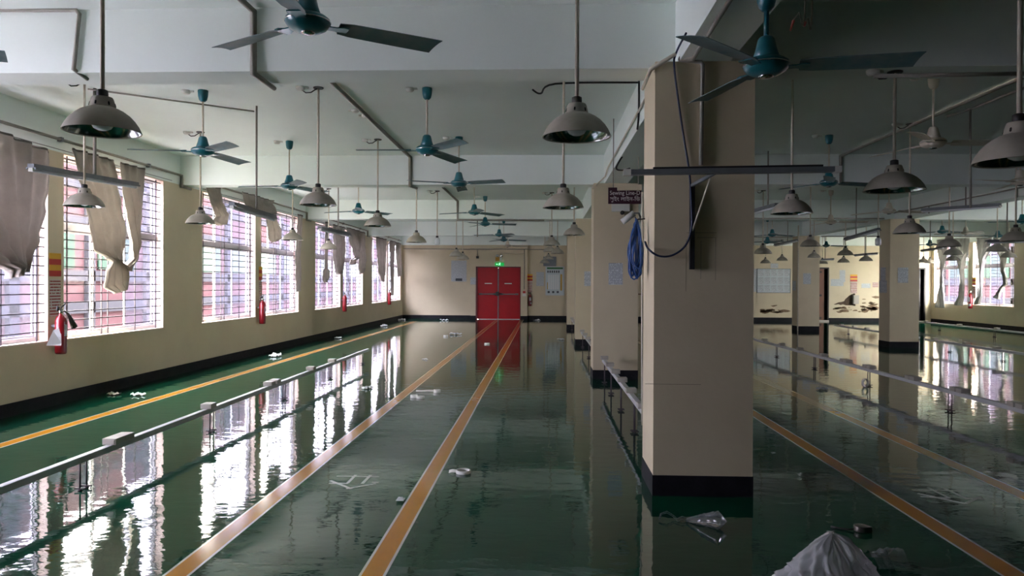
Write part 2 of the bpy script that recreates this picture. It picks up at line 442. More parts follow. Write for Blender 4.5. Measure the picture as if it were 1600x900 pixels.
facade(22, -1, 22, 50, 'pink and white neighbouring building seen through the right windows')
g = MB().box(-60, 70, -40, 110, -4.3, -4.0); struct('ground', g, 'ground')  # unseen ground, raised and made pale to bounce daylight onto the ceiling

# ------------------------------------------------------------------ pendant lamps
def shade_profile():
    return [(.1775, 0), (.176, .006), (.165, .030), (.148, .056), (.126, .080), (.100, .099), (.076, .111), (.062, .116)]
def mk_shade():
    n = 48; pr = shade_profile(); vs = []; 
    m = MB(); rows = []
    for j, (r, z) in enumerate(pr):
        rows.append([Vector(((r*(1-.008*(i % 4 == 0)*(0 < j)))*math.cos(2*PI*i/n), (r*(1-.008*(i % 4 == 0)*(0 < j)))*math.sin(2*PI*i/n), z)) for i in range(n)]+[None])
    for r in rows: r[-1] = r[0]
    m.grid(rows)
    m.lathe([(.1775, 0), (.180, -.002), (.179, -.005), (.174, -.004), (.1735, 0)], n)
    return m.mesh('shade', 'lamp')
ME = {}
ME['shade'] = mk_shade()
ME['reflector'] = MB().lathe([(r-.004, z) for r, z in shade_profile()], 48).mesh('reflector', 'reflector')
ME['neck'] = MB().lathe([(.063, .114), (.060, .118), (.056, .140), (.050, .162), (.046, .168), (.0, .169)], 28).mesh('neck', 'lamp')
mm = MB()
for i in range(1):
    a = 2*PI*i/6+.26; c, s_ = math.cos(a), math.sin(a)
    for dz, rr in ((-.008, .0585), (0, .0575), (.008, .056)):
        pass
    p = [Vector((c*(.0592-.0026*q)-s_*dx, s_*(.0592-.0026*q)+c*dx, .133+.01*q)) for q, dx in ((-1, 0), (-.7, .004), (.7, .004), (1, 0), (.7, -.004), (-.7, -.004))]
    q_ = [v*1.0 - Vector((c, s_, 0))*.004 for v in p]
    mm.add(p+q_, [tuple(range(6)), tuple(reversed(range(6, 12)))]+[(i2, (i2+1) % 6, 6+(i2+1) % 6, 6+i2) for i2 in range(6)])
ME['slot'] = mm.mesh('vent_slot', 'slot')
ME['cap'] = MB().lathe([(0, .206), (.018, .206), (.026, .202), (.027, .170), (.024, .166), (0, .166)], 20).mesh('socket_cap', 'cap')
ME['bulb'] = MB().lathe([(0, .002), (.02, .004), (.04, .014), (.052, .032), (.054, .05), (.046, .072), (.03, .09), (.022, .112)], 24).mesh('bulb', 'bulb')
ME['plate'] = MB().lathe([(0, -.012), (.045, -.012), (.05, -.008), (.05, 0), (0, 0)], 16).mesh('ceiling_plate', 'cap')
mj = MB().lathe([(0, -.035), (.03, -.035), (.042, -.02), (.045, 0), (0, 0)], 14).box(-.075, -.03, -.012, .012, -.018, 0)
ME['junction'] = mj.mesh('junction_box', 'plastic')
ME['cable'] = MB().tube([(-.155, 0, -.03), (-.12, 0, -.055), (-.07, 0, -.05), (-.03, 0, -.022), (-.008, 0, -.014)], .006, 6).mesh('cable', 'darkcable')
ME['bigbulb'] = MB().lathe([(0, -.095), (.03, -.093), (.05, -.08), (.055, -.05), (.055, .02), (.046, .045), (.02, .06)], 20).mesh('bulb', 'bulb')
rod_cache = {}
def rod_mesh(L, r=.0105, m='rod'):
    k = (round(L, 3), r, m)
    if k not in rod_cache:
        rod_cache[k] = MB().lathe([(0, 0), (r, 0), (r, L), (0, L)], 10).mesh('rod', m)
    return rod_cache[k]
def beam_over(x, y):
    if any(yb-.02 < y < yb+WB+.02 for yb in YB) or .884 < x < 1.216 or 7.83 < x < 8.162: return HB
    return HC
def pendant(x, y, z, label, group, bare=False, rose=True, k=1):
    top = beam_over(x, y)
    t = thing('pendant_lamp', label, 'lamp', (x, y, z), random.uniform(0, .5), group)
    if not bare:
        link('shade', ME['shade'], t).scale = (k, k, 1); link('reflector', ME['reflector'], t).scale = (k, k, 1); link('neck', ME['neck'], t); pass
        if y < 11:
            for i in range(6): link('vent_slot', ME['slot'], t, None, (0, 0, 2*PI*i/6))
        link('bulb', ME['bulb'], t)
    else:
        link('bulb', ME['bigbulb'], t, (0, 0, .11))
    link('socket_cap', ME['cap'], t)
    link('rod', rod_mesh(top-z-.20), t, (0, 0, .20))
    link('ceiling_plate', ME['plate'], t, (0, 0, top-z))
    if rose:
        link('junction_box', ME['junction'], t, (-.17, 0, top-z), (0, 0, PI)); link('cable', ME['cable'], t, (0, 0, top-z))
    return t
def row(X, pts, group, fixz=None):
    for px, py, lab in pts:
        p = at(px, py, X=X)
        z = p.z
        pendant(p.x, p.y, z, lab, group)
def pw(px, py, w, lab, group, bare=False):
    p = at(px, py, Y=.355*F_PX/w); pendant(p.x, min(p.y, 27.9), p.z, lab, group, bare)
GL = 'grey dome pendant lamps'
row(-4.35, [(132, 322, 'grey dome lamp by the left windows, nearest of that row, before knotted curtains'),
            (313, 349, 'grey dome lamp by the left windows, second from the camera in that row'),
            (457, 374.6, 'grey dome lamp by the left windows, third from the camera in that row'),
            (513.5, 389, 'grey dome lamp by the left windows, farthest of that row')], 'lamps along the left windows')
row(-2.2, [(160, 205, 'large close grey dome lamp hanging in front of the first beam at left'),
           (497, 320, 'grey dome lamp just behind the first beam, in the row left of the stripes'),
           (590, 353, 'grey dome lamp with pale pipe, third in the row left of the stripes'),
           (650.5, 378.5, 'grey dome lamp against the pale far wall, left of the bare bulb'),
           (713, 400, 'grey dome lamp above the far notice left of the red door, nearer of two'),
           (723, 405, 'grey dome lamp above the far notice left of the red door, farther of two')], 'lamps in the row left of the stripes')
row(.17, [(901, 213, 'large close grey dome lamp left of the near column'),
          (880, 324, 'grey dome lamp below the close one, second in the row beside the columns'),
          (862, 383, 'grey dome lamp topmost of the far cluster before the recess'),
          (859, 393, 'grey dome lamp second from top in the far cluster before the recess'),
          (857, 405, 'grey dome lamp fourth down in the far cluster before the recess')], 'lamps in the row beside the columns')
pw(851, 411, 15.5, 'grey dome lamp lowest of the far cluster before the recess', 'lamps in the row beside the columns')
pw(897, 367, 34, 'grey dome lamp hanging close beside the third column', 'lamps in the row beside the columns')
pw(871, 396, 21, 'grey dome lamp right of the far cluster before the recess', 'lamps in the row beside the columns')
p = at(683, 384, X=-2.2); pendant(p.x, p.y, p.z, 'bare white bulb without shade hanging before the far wall', 'bare bulbs', True)
GR = 'lamps in the right-hand hall'
for a in ((1592, 252, 124, 'large grey dome lamp cut by the right edge of the photo'),
          (1237, 333, 61, 'grey dome lamp beside the near column in the right hall'),
          (1421, 364, 46, 'grey dome lamp in front of the broad column of the right hall'),
          (1192, 396, 27, 'grey dome lamp above the notice board, largest of three'),
          (1196, 411, 15.2, 'grey dome lamp above the notice board, lowest of three'),
          (1222, 407, 16.6, 'grey dome lamp above the notice board, nearest the thin column'),
          (1266, 384.5, 30, 'grey dome lamp in front of the top of the thin column'),
          (1272, 402.5, 19.6, 'small grey dome lamp lower on the thin column, below the bigger one'),
          (1285, 412, 16, 'small grey dome lamp above the left brown door of the far wall'),
          (1321, 398.5, 23.6, 'grey dome lamp before the stained wall, upper of a pair'),
          (1318, 410, 17.5, 'grey dome lamp before the stained wall, lower of a pair'),
          (1353, 407.5, 19.5, 'grey dome lamp before the stained wall, next to the broad column'),
          (1483, 385, 34, 'grey dome lamp before the first right window, topmost of three stacked in view'),
          (1489, 398, 27, 'grey dome lamp before the first right window, middle of three stacked in view'),
          (1489, 407, 20, 'grey dome lamp before the first right window, lowest of three stacked in view'),
          (1443, 410, 16.5, 'small grey dome lamp above the right-hand dark door'),
          (1453, 411, 15, 'small grey dome lamp by the far right corner, beside the one over the door'),
          (1506, 407, 15, 'small grey dome lamp before the pier between the right windows'),
          (1587, 376, 42, 'grey dome lamp at right edge under the teal fan'),
          (1558, 392.5, 29, 'grey dome lamp before the second right window, left of the edge one'),
          (1576, 402, 22, 'small grey dome lamp low before the second right window')):
    pw(*a, GR)
p = at(1397, 297, Y=5.2); pendant(p.x, p.y, p.z, 'large grey dome lamp hung from the first beam in the right hall', GR, k=1.1)
pw(1372, 385, 28, 'bare bulb hanging beside the broad column of the right hall', 'bare bulbs', True)

# ------------------------------------------------------------------ ceiling fans
def mk_fan(c):
    F = {}
    F['canopy'] = MB().lathe([(0, 0), (.048, 0), (.05, -.01), (.046, -.06), (.038, -.095), (.022, -.112), (.011, -.114)], 20).mesh('canopy', c)
    F['motor_cover'] = MB().lathe([(.012, .150), (.03, .148), (.04, .135), (.052, .085), (.064, .048), (.060, .044), (.03, .044)], 22).mesh('motor_cover', c)
    F['motor'] = MB().lathe([(0, .046), (.05, .044), (.09, .036), (.108, .022), (.112, .010), (.108, -.004), (.094, -.022), (.07, -.036), (.045, -.042), (.03, -.043)], 32).mesh('motor', c)
    F['ring'] = MB().lathe([(.1125, .012), (.1145, .009), (.1125, .005)], 32).mesh('trim_ring', 'chrome')
    F['hub'] = MB().lathe([(.034, -.041), (.036, -.048), (.02, -.054), (0, -.055)], 18).mesh('hub_cap', 'chrome')
    # blade along +x, slightly pitched, with cut-off tip
    b = MB(); n = 8; rows_t = []; rows_b = []
    for i in range(n+1):
        u = i/n; x = .155+.515*u; w0 = (.04 if i == 0 else .054+.014*math.sin(u*PI*.5)); lead = w0; trail = -w0
        x_l = x - .0*u; x_t = x + .025*u*u
        camber = .006
        pts = []
        for j in range(5):
            v = j/4; y = lead+(trail-lead)*v; xx = x_l+(x_t-x_l)*v
            z = -.012*(1-2*v)*1.15 + camber*(1-(2*v-1)**2) - .012*u
            pts.append(Vector((xx, y, z)))
        rows_t.append([p+Vector((0, 0, .0018)) for p in pts]); rows_b.append([p-Vector((0, 0, .0018)) for p in pts])
    b.grid(rows_t); b.grid(rows_b)
    def edge(a, c_):
        b.add(a+c_, [(i, i+1, len(a)+i+1, len(a)+i) for i in range(len(a)-1)])
    edge(rows_t[0], rows_b[0]); edge(rows_t[-1], rows_b[-1]); edge([r[0] for r in rows_t], [r[0] for r in rows_b]); edge([r[-1] for r in rows_t], [r[-1] for r in rows_b])
    F['blade'] = b.mesh('blade', 'blade' if c == 'teal' else 'fancream')
    k = MB().prism([(.09, -.026), (.14, -.026), (.17, -.045), (.2, -.04), (.2, .04), (.17, .045), (.14, .026), (.09, .026)], -.009, -.003)
    F['bracket'] = k.mesh('blade_bracket', c)
    return F
FAN = {'teal': mk_fan('teal'), 'cream': mk_fan('fancream')}
def fan(x, y, z, ang, label, c='teal', top=None, group='ceiling fans', rose=True, rodm=None):
    F = FAN[c]; top = top or beam_over(x, y)
    t = thing('ceiling_fan', label, 'fan', (x, y, z), 0, group)
    link('canopy', F['canopy'], t, (0, 0, top-z))
    link('rod', rod_mesh(top-z-.112-.145, .0095 if not rodm else .013, rodm or ('rod' if c == 'teal' else 'fancream')), t, (0, 0, .145))
    link('motor_cover', F['motor_cover'], t); link('motor', F['motor'], t); link('trim_ring', F['ring'], t); link('hub_cap', F['hub'], t)
    for i in range(3):
        a = math.radians(ang+120*i)
        b = link('blade', F['blade'], t, (0, 0, .0), (0, 0, a)); link('blade_bracket', F['bracket'], b)
    if rose: link('junction_box', ME['junction'], t, (-.17, 0, top-z), (0, 0, PI))
    return t
HZ = 2.69
def fz(px, py, ang, label, c='teal', z=HZ):
    p = at(px, py, Z=z); fan(p.x, p.y, z, ang, label, c)
def fx(px, py, X, ang, label, c='teal'):
    p = at(px, py, X=X); fan(p.x, min(p.y, 27.5), p.z, ang, label, c)
fz(481, 37, 30, 'teal ceiling fan cut by the top of the photo, before the first beam')
tp = at(9, 88, Z=HZ-.01); fan(tp.x-.68*math.cos(.35), tp.y-.68*math.sin(.35), HZ, math.degrees(.35), 'teal ceiling fan of which only a blade tip shows at the left edge')
fz(317, 237, 317, 'teal ceiling fan over the left lamps just behind the first beam')
fz(667, 235, 187, 'teal ceiling fan over the stripes just behind the first beam')
fz(452, 291, 182, 'teal ceiling fan hanging before the second beam at left')
fz(717, 287, 332, 'teal ceiling fan with wide blades before the second beam, over the stripes')
fz(560, 330, 45, 'teal ceiling fan behind the second beam, over the left lamps')
fz(741, 332, 45, 'teal ceiling fan behind the second beam, over the stripes')
fz(758, 350, 0, 'teal ceiling fan before the third beam, over the stripes')
fz(780, 367, 305, 'teal ceiling fan far off, before the fourth beam')
fz(787, 375, 10, 'teal ceiling fan farthest along the stripes, just above the red door')
fz(793, 384, 20, 'cream ceiling fan low over the red door', 'cream', 2.6)
p = at(1197, 105, Y=3.72); fan(p.x, p.y, p.z, 347, 'large close teal ceiling fan hung under the beam in front of the near column', top=HB, rose=False, rodm='teal')
fz(1295, 286, 10, 'teal ceiling fan behind the near column, before the second beam')
fz(1458, 224, 352, 'cream ceiling fan behind the first beam in the right hall', 'cream')
fx(1298, 347, 5.78, 340, 'cream ceiling fan with tilted pipe view before the third beam', 'cream')
fx(1389, 330, 5.95, 5, 'cream ceiling fan above the broad column', 'cream')
fx(1594, 284, 6.05, 200, 'cream ceiling fan cut by the right edge of the photo', 'cream')
fx(1206.5, 367, 6.0, 20, 'small teal ceiling fan above the notice board, left one')
fx(1199, 378, 6.4, 50, 'small teal ceiling fan above the notice board, lower one')
fx(1291, 384, 9.3, 0, 'small teal ceiling fan above the left brown door')
fx(1472, 362, 9.9, 12, 'teal ceiling fan beside the broad column, over the right windows')
fx(1509, 364, 10.4, 30, 'cream ceiling fan over the first right window', 'cream')
fx(1597, 346, 9.8, 175, 'teal ceiling fan at the right edge above the window lamps')
fx(1559, 369, 12.0, 90, 'teal ceiling fan over the second right window')
fx(1453, 382, 12.0, 15, 'small teal ceiling fan in the far right corner')

# ------------------------------------------------------------------ tube light fittings
def batten(p0, p1, label, drops, ztop=HC, group='hanging tube lights', tube=True, pipe='conduit', r=.011):
    """steel channel with a tube under it between two points, hung on pipes at the given fractions"""
    p0, p1 = Vector(p0), Vector(p1); c = (p0+p1)/2; d = p1-p0; L = d.length; a = math.atan2(d.y, d.x)
    t = thing('tube_light', label, 'light', c, a, group)
    tilt = math.asin(d.z/L)
    ch = MB().box(-L/2, L/2, -.03, .03, 0, .035); ch.box(-L/2, L/2, -.045, -.03, -.012, .004); ch.box(-L/2, L/2, .03, .045, -.012, .004)
    o = obj('channel', ch, 'steel', t); o.rotation_euler = (0, -tilt, 0)
    if tube:
        tb = MB().tube([(-L/2+.015, 0, -.02), (L/2-.015, 0, -.02)], .016, 10); o2 = obj('tube', tb, 'tube', t); o2.rotation_euler = (0, -tilt, 0)
    e = MB().box(-L/2-.004, -L/2+.02, -.02, .02, -.032, .0).box(L/2-.02, L/2+.004, -.02, .02, -.032, .0)
    o3 = obj('end_cap', e, 'plastic', t); o3.rotation_euler = (0, -tilt, 0)
    for u in drops:
        q = d*(u-.5); rod = MB().tube([(L*(u-.5)*math.cos(tilt), 0, q.z+.03), (L*(u-.5)*math.cos(tilt), 0, ztop-c.z)], r, 8)
        obj('drop_pipe', rod, pipe, t)
    return t
X = -4.1
batten(at(48, 262, X=-4.42), at(213, 290, X=-4.42), 'grey tube light fitting on a pipe in front of the knotted left curtains', [.55], r=.016)
batten(at(362, 321, X=-3.1), at(428, 341, X=-3.1), 'grey tube light fitting before the second pair of left windows', [.55])
batten(at(500, 357, X=-3.3), at(545, 367, X=-3.3), 'grey tube light fitting before the third pair of left windows', [.6])
batten(at(1441, 329, X=6.2), at(1563, 321, X=6.8), 'long white tube light fitting hung in front of the second hall beam at right', [.58])
batten(at(1321, 374, Y=15.5), at(1373, 359, Y=13.6), 'slanting white tube light fitting left of the broad column', [.35])
batten(at(1211, 383, Y=20), at(1245, 376, Y=18.5), 'slanting white tube light fitting left of the thin column', [.6])
batten(at(1170, 333, Y=11.5), at(1214, 321, Y=10.4), 'slanting grey tube light fitting just right of the near column', [.7])
batten(at(1541, 378, Y=13.5), at(1606, 376, Y=13.5), 'dark tube light fitting before the second right window', [.5])
batten(at(1440, 392, Y=22), at(1474, 387, Y=21), 'small tube light fitting over the right-hand dark door', [.4])
batten(at(1335, 399, Y=24), at(1372, 396, Y=23.5), 'small tube light fitting above the stained wall', [.45])
batten(at(1283, 406, Y=25), at(1303, 405, Y=25), 'small tube light fitting above the left brown door', [.3])
# the long fitting on the near column, on a bracket
a0, a1 = at(975, 269, Y=4.50), at(1312, 264, Y=4.42)
t = thing('wall_tube_light', 'long grey tube light fitting on a bracket across the front of the near column', 'light', (a0+a1)/2)
d = a1-a0; L = d.length; an = math.atan2(d.y, d.x)
ch = obj('channel', MB().box(-L/2, L/2, -.03, .03, -.018, .012), 'steel', t); ch.rotation_euler = (0, -math.asin(d.z/L), an)
tb = obj('tube', MB().box(L/2-.035, L/2+.004, -.032, .032, -.022, .014).box(-L/2-.004, -L/2+.04, -.032, .032, -.022, .014), 'plastic', t); tb.rotation_euler = ch.rotation_euler; tb.name = 'end_cap'
bk = obj('back_strip', MB().box(-L*.36, L*.43, .015, .04, .013, .03), 'darkcable', t); bk.rotation_euler = ch.rotation_euler
t = thing('lamp_bracket', 'black strut channel with an angled arm fixed to the near column', 'bracket', (0, 0, 0))
p0, p1 = at(1082, 288, Y=YC1-.02), at(1082, 421, Y=YC1-.02)
obj('strut_channel', MB().box(p0.x-.016, p0.x+.014, YC1-.035, YC1-.001, p1.z, p0.z), 'darkcable', t)
arm0, arm1 = at(1081, 290, Y=YC1-.03), at(1117, 270, Y=4.47)
obj('arm', MB().tube([arm0, arm1], .013, 4), 'steel', t)
obj('stay', MB().tube([at(1082, 360, Y=YC1-.04), at(1110, 278, Y=4.47)], .006, 6), 'cconduit', t)

# ------------------------------------------------------------------ conduits and cables
def smooth(pts, k=6):
    P_ = [Vector(p) for p in pts]; out = []
    for i in range(len(P_)-1):
        a, b, c, d = P_[max(0, i-1)], P_[i], P_[i+1], P_[min(len(P_)-1, i+2)]
        for j in range(k):
            t_ = j/k; out.append(.5*((2*b)+(c-a)*t_+(2*a-5*b+4*c-d)*t_*t_+(3*b-a-3*c+d)*t_**3))
    return out+[P_[-1]]
def pipe(pts, r, m, label, name='conduit_pipe', cat='pipe', group=None, n=8):
    if 'cable' in name or 'wire' in name: pts = smooth(pts)
    return single(name, MB().tube(pts, r, n), m, label, cat, group)
xw = XL+.03
for k, nm in ((0, 'first'), (1, 'second'), (2, 'third'), (3, 'fourth')):
    y0 = YB[k+1]-P+WB if k == 0 else YB[k]+WB
    y0 = [YB[1]+WB, YB[2]+WB, YB[3]+WB, YB[4]+WB][k] if k < 4 else 0
    y1 = (YB[k+2] if k+2 < len(YB) else YF) - .02
    if k < 3: pts = [(xw, y0+.02, 3.0), (xw, y1, 3.0), (xw, y1, HB-.03), (xw, y1+.3, HB-.03)]
    else: pts = [(xw, y0+.02, 3.0), (xw, YFR-.2, 3.0)]
    c = pipe(pts, .017, 'conduit', 'grey conduit along the top of the left wall in the %s window bay' % nm)
    for i in range(3):
        y = y0+(y1-y0)*(i+.5)/3
        obj('pipe_clip', MB().box(xw-.03, xw+.022, y-.02, y+.02, 2.975, 3.025), 'steel', c)
    # curtain wire
    single('curtain_wire', MB().tube([(XL+.06, y0+.3, 2.875), (XL+.06, y1-.35, 2.875)], .004, 6), 'iron', 'thin curtain wire above the left windows of the %s bay' % nm, 'wire')
# conduit on the first beam face, dropping to the left tube fitting
yf = YB[1]-.02
P1 = [at(-60, 16, Y=yf), at(119, 16, Y=yf), at(124, 22, Y=yf), at(115, 108, Y=yf), at(137, 124, Z=HB-.02)]
pipe(P1, .013, 'conduit', 'grey conduit bent down the face of the first beam at the left')
xs = at(396, 60, Y=yf).x
pipe([(xs-.02, yf-1.4, HC-.02), (xs, yf, HC-.03), (xs, yf, HB-.02), (xs+.0, yf+.4, HB-.02)], .017, 'conduit', 'thick grey conduit stepping down the first beam beside the fan blade')
xs2 = at(641, 260, Y=YB[2]-.02).x; 
pipe([(xs2, YB[1]+WB+.03, HC-.02), (xs2, YB[2]-.02, HC-.03), (xs2, YB[2]-.02, HB-.02), (xs2+.05, YB[2]+.25, HB-.02)], .02, 'conduit', 'grey conduit running back along the ceiling and down the second beam')
pipe([(xs2, YB[2]+WB+.03, HC-.02), (xs2+.02, YB[3]-.02, HC-.03), (xs2+.02, YB[3]-.02, HB-.02), (xs2+2.0, YB[3]-.02, HB-.03)], .02, 'conduit', 'grey conduit running along the ceiling and down the third beam')
pipe([at(746, 345, Y=YB[3]+WB), at(746, 370, Y=YB[3]+WB)], .014, 'conduit', 'short conduit stub under the third beam over the stripes')
# ceiling pipe to the second tube fitting
pipe([at(137, 139, Z=HC-.02), at(397, 174, Z=HC-.02)], .009, 'conduit', 'thin grey conduit slanting across the ceiling of the first bay')
# ceiling roses on the first bay conduit
for i, (px, py) in enumerate(((555, 174), (571, 182))):
    q = at(px, py, Z=HC-.02); r_ = link('ceiling_rose', ME['junction'], None, (q.x, q.y, HC)); tag(r_, ['round white ceiling rose left of the thick ceiling conduit', 'round white ceiling rose against the thick ceiling conduit'][i], 'ceiling rose', 'ceiling roses')
# cable from the near middle lamp to the long beam
pipe([at(832, 140, Z=HC-.02), at(845, 146, Z=HC-.05), at(868, 131, Z=HC-.02), at(1000, 129, Z=HC-.02)], .009, 'darkcable', 'dark cable across the ceiling to the long beam', 'ceiling_cable', 'cable')
q0 = at(998, 130, X=.87); 
pipe([(.872, q0.y, HC-.03), (.872, q0.y, HB+.12), (.872, q0.y+.1, HB-.015)], .009, 'darkcable', 'dark cable dropping down the side of the long beam', 'ceiling_cable', 'cable')
pipe([(.866, YB[1]+WB+.05, HB+.13), (.866, YB[2]-.9, HB+.11), (.866, YB[2]-.5, HB+.05), (.72, YB[2]-.03, HB-.06)], .011, 'cconduit', 'cream conduit along the side of the long beam')
pipe([at(975, 240, Y=8.6), at(963, 262, Y=8.6), at(972, 266, Y=8.7), at(984, 263, Y=8.9)], .01, 'darkcable', 'dark cable hanging in a loop under the long beam', 'ceiling_cable', 'cable')
# near column piping
pipe([at(1004, 139, Y=YC1+.25), at(1017, 108, Y=YC1-.02), at(1056, 84, Y=YC1-.03)], .012, 'cconduit', 'cream conduit rising round the top edge of the near column')
pipe([(.93, 3.2, HB-.02), (.95, YC1-.12, HB-.02), at(1064, 92, Y=YC1-.02), at(1095, 97, Y=YC1-.02), at(1098, 102, Y=YC1-.02), at(1095, 258, Y=YC1-.02)], .014, 'conduit', 'grey conduit from the long beam down the face of the near column')
pipe([at(1072, 52, Y=YC1-.3), at(1056, 84, Y=YC1-.03), at(1054, 110, Y=YC1-.015), at(1066, 200, Y=YC1-.015), at(1077, 270, Y=YC1-.02), at(1081, 330, Y=YC1-.05), at(1080, 360, Y=YC1-.05), at(1070, 385, Y=YC1-.04), at(1050, 399, Y=YC1-.03), at(1030, 400, Y=YC1-.03), at(1014, 390, Y=YC1-.02), at(1008, 378, Y=YC1+.1)], .007, 'navycable', 'dark blue cable running down the near column to the coil', 'hanging_cable', 'cable')
pipe([at(1003.5, 300, Y=5.4), at(1003.5, 600, Y=5.5), at(1003.5, 664, Y=5.5)], .008, 'cconduit', 'thin pale pipe down the back edge of the near column')
# blue coil
rc = random.Random(5); hook = at(1001, 342, Y=YC1+.26); hook.x = min(hook.x, XC1-.03); pts = []
for i in range(13):
    w_, L_, sk, dy = rc.uniform(.018, .055), rc.uniform(.26, .41), rc.uniform(-.03, .022), rc.uniform(-.05, .05)
    for k in range(14):
        a = 2*PI*k/14 - PI/2
        r_ = (math.sin(a)+1)/2
        wob = .006*math.sin(k*1.7+i)
        pts.append(hook+Vector((-.03+sk*r_+w_*math.cos(a)*(.35+r_*.9)+wob, dy*r_+.012*math.cos(a+i), -.02*rc.random()-L_*r_)))
pts.append(hook+Vector((-.03, 0, 0)))
single('cable_coil', MB().tube(smooth(pts, 3), .0048, 6), 'bluecable', 'blue cable coiled and hung on the left side of the near column', 'cable')
obj('hook', MB().tube([hook+Vector((.03, 0, .0)), hook+Vector((-.03, 0, -.005)), hook+Vector((-.04, 0, .015))], .005, 6), 'cap', bpy.data.objects['cable_coil'])
nc = [o for o in bpy.data.objects if o.name.startswith('column') and abs(sum(v[0] for v in o.bound_box)/8-1.05) < .1 and abs(sum(v[1] for v in o.bound_box)/8-YC1-DC/2) < .1][0]
for (x0_, y0_, x1_, y1_) in ((1073, 364, 1120, 364), (1090, 371, 1119, 371.5), (1072, 374, 1072, 455), (1095, 376, 1095, 436), (1118, 372, 1118, 438), (1008, 600, 1095, 601)):
    a_, b_ = at(x0_, y0_, Y=YC1), at(x1_, y1_, Y=YC1); xs_ = sorted((a_.x, b_.x)); zs_ = sorted((a_.z, b_.z))
    xs_[1] = max(xs_[1], xs_[0]+.0022); zs_[1] = max(zs_[1], zs_[0]+.0022)
    obj('scuff_mark', MB().box(xs_[0], xs_[1], YC1-.0006, YC1, zs_[0], zs_[1]), 'scuff', nc)
# right hall pipes
yb1 = YB[1]-.02
pipe([at(1366, 119, Y=yb1), at(1650, 114, Y=yb1)], .014, 'conduit', 'dark conduit along the foot of the first beam in the right hall')
q = at(1320, 240, Z=HC-.02)
pipe([(q.x, YB[1]+WB, HC-.02), (q.x, YB[2]-.02, HC-.03), (q.x, YB[2]-.02, HB)], .018, 'conduit', 'grey conduit running back along the ceiling of the right hall')
q = at(1560, 152, Z=HC-.02)
pipe([at(1480, 182, Z=HC-.02), at(1518, 170, Z=HC-.02), at(1640, 122, Z=HC-.02)], .014, 'conduit', 'second grey conduit slanting over the cream fan of the right hall')
pipe([at(1516, 170, Z=HC-.02), at(1516.5, 325, Y=at(1516, 170, Z=HC-.02).y)], .012, 'conduit', 'grey pipe dropping from the ceiling to the white tube light', 'drop_pipe')
xs = 7.80
pipe([(xs, 11.5, 3.0), (xs, 16.9, 3.0)], .014, 'conduit', 'grey conduit along the second long beam')
for i, y in enumerate((12.6, 15.4)):
    pipe([(xs, y, 3.0), (xs, y, HB-.01)], .012, 'conduit', ['short drop of conduit on the second long beam, nearer the camera', 'short drop of conduit on the second long beam, above the broad column'][i])
pipe([(2.0, YB[3]-.02, HB+.02), (7.6, YB[3]-.02, HB+.02)], .012, 'conduit', 'long thin conduit along the third beam in the right hall')
pipe([(2.4, YB[4]-.02, HB-.03), (7.6, YB[4]-.02, HB-.03)], .012, 'conduit', 'long thin conduit along the fourth beam in the right hall')
pipe([(8.4, YB[4]-.02, HB+.0), (14.4, YB[4]-.02, HB+.0)], .012, 'conduit', 'long thin conduit along the fourth beam over the right windows')
for i, (px, Yy) in enumerate(((1574, YB[2]), )):
    pass
pipe([at(1247.5, 352, Y=YC1+3*P-.03), (at(1247.5, 352, Y=YC1+3*P-.03).x, YC1+3*P-.03, .0)], .02, 'cconduit', 'white pipe down the front corner of the thin column')
# far wall pipes
yw = YFR-.02
pipe([(XL+.05, YF-.03, 2.72), (-2.86, YF-.03, 2.70), (-2.83, yw, 2.70), (-.58, yw, 2.70), (-.58, YF-.03, 2.70), (.55, YF-.03, 2.70)], .012, 'conduit', 'grey conduit running level across the top of the far wall')
q = at(819.5, 380, Y=yw)
pipe([(q.x, yw, 2.70), (q.x, yw, at(819, 452, Y=yw).z)], .014, 'conduit', 'grey conduit dropping to the switch right of the red door')
q = at(746, 380, Y=yw)
sw = pipe([(q.x, yw, 2.70), (q.x, yw, at(746, 400, Y=yw).z)], .012, 'conduit', 'short conduit ending in a dark box above the red door')
q = at(746, 402, Y=yw); obj('end_box', MB().cbox((q.x, yw, q.z), .1, .05, .09), 'cap', sw)
pipe([at(781, 396, Y=yw), at(819, 396, Y=yw)], .006, 'conduit', 'thin conduit from the emergency light to the drop pipe')
# two loose wires at top right
for i, pts in enumerate((((1262, -40), (1258, 5), (1248, 20), (1240, 32)), ((1273, -40), (1269, 10), (1262, 28), (1258, 34)))):
    P_ = [at(a, b, Y=2.6) for a, b in pts]; P_[0] = Vector((P_[0].x, P_[0].y, HC))
    w = pipe(P_, .0025, 'conduit', ['loose wire with pink tip hanging from the ceiling, left one', 'loose wire with pink tip hanging from the ceiling, right one'][i], 'hanging_wire', 'wire', 'loose wires')
    e = at(*[(1235, 48), (1257, 41)][i], Y=2.6); obj('wire_tip', MB().tube([P_[-1], e], [.005, .003], 6), 'wirepink', w)

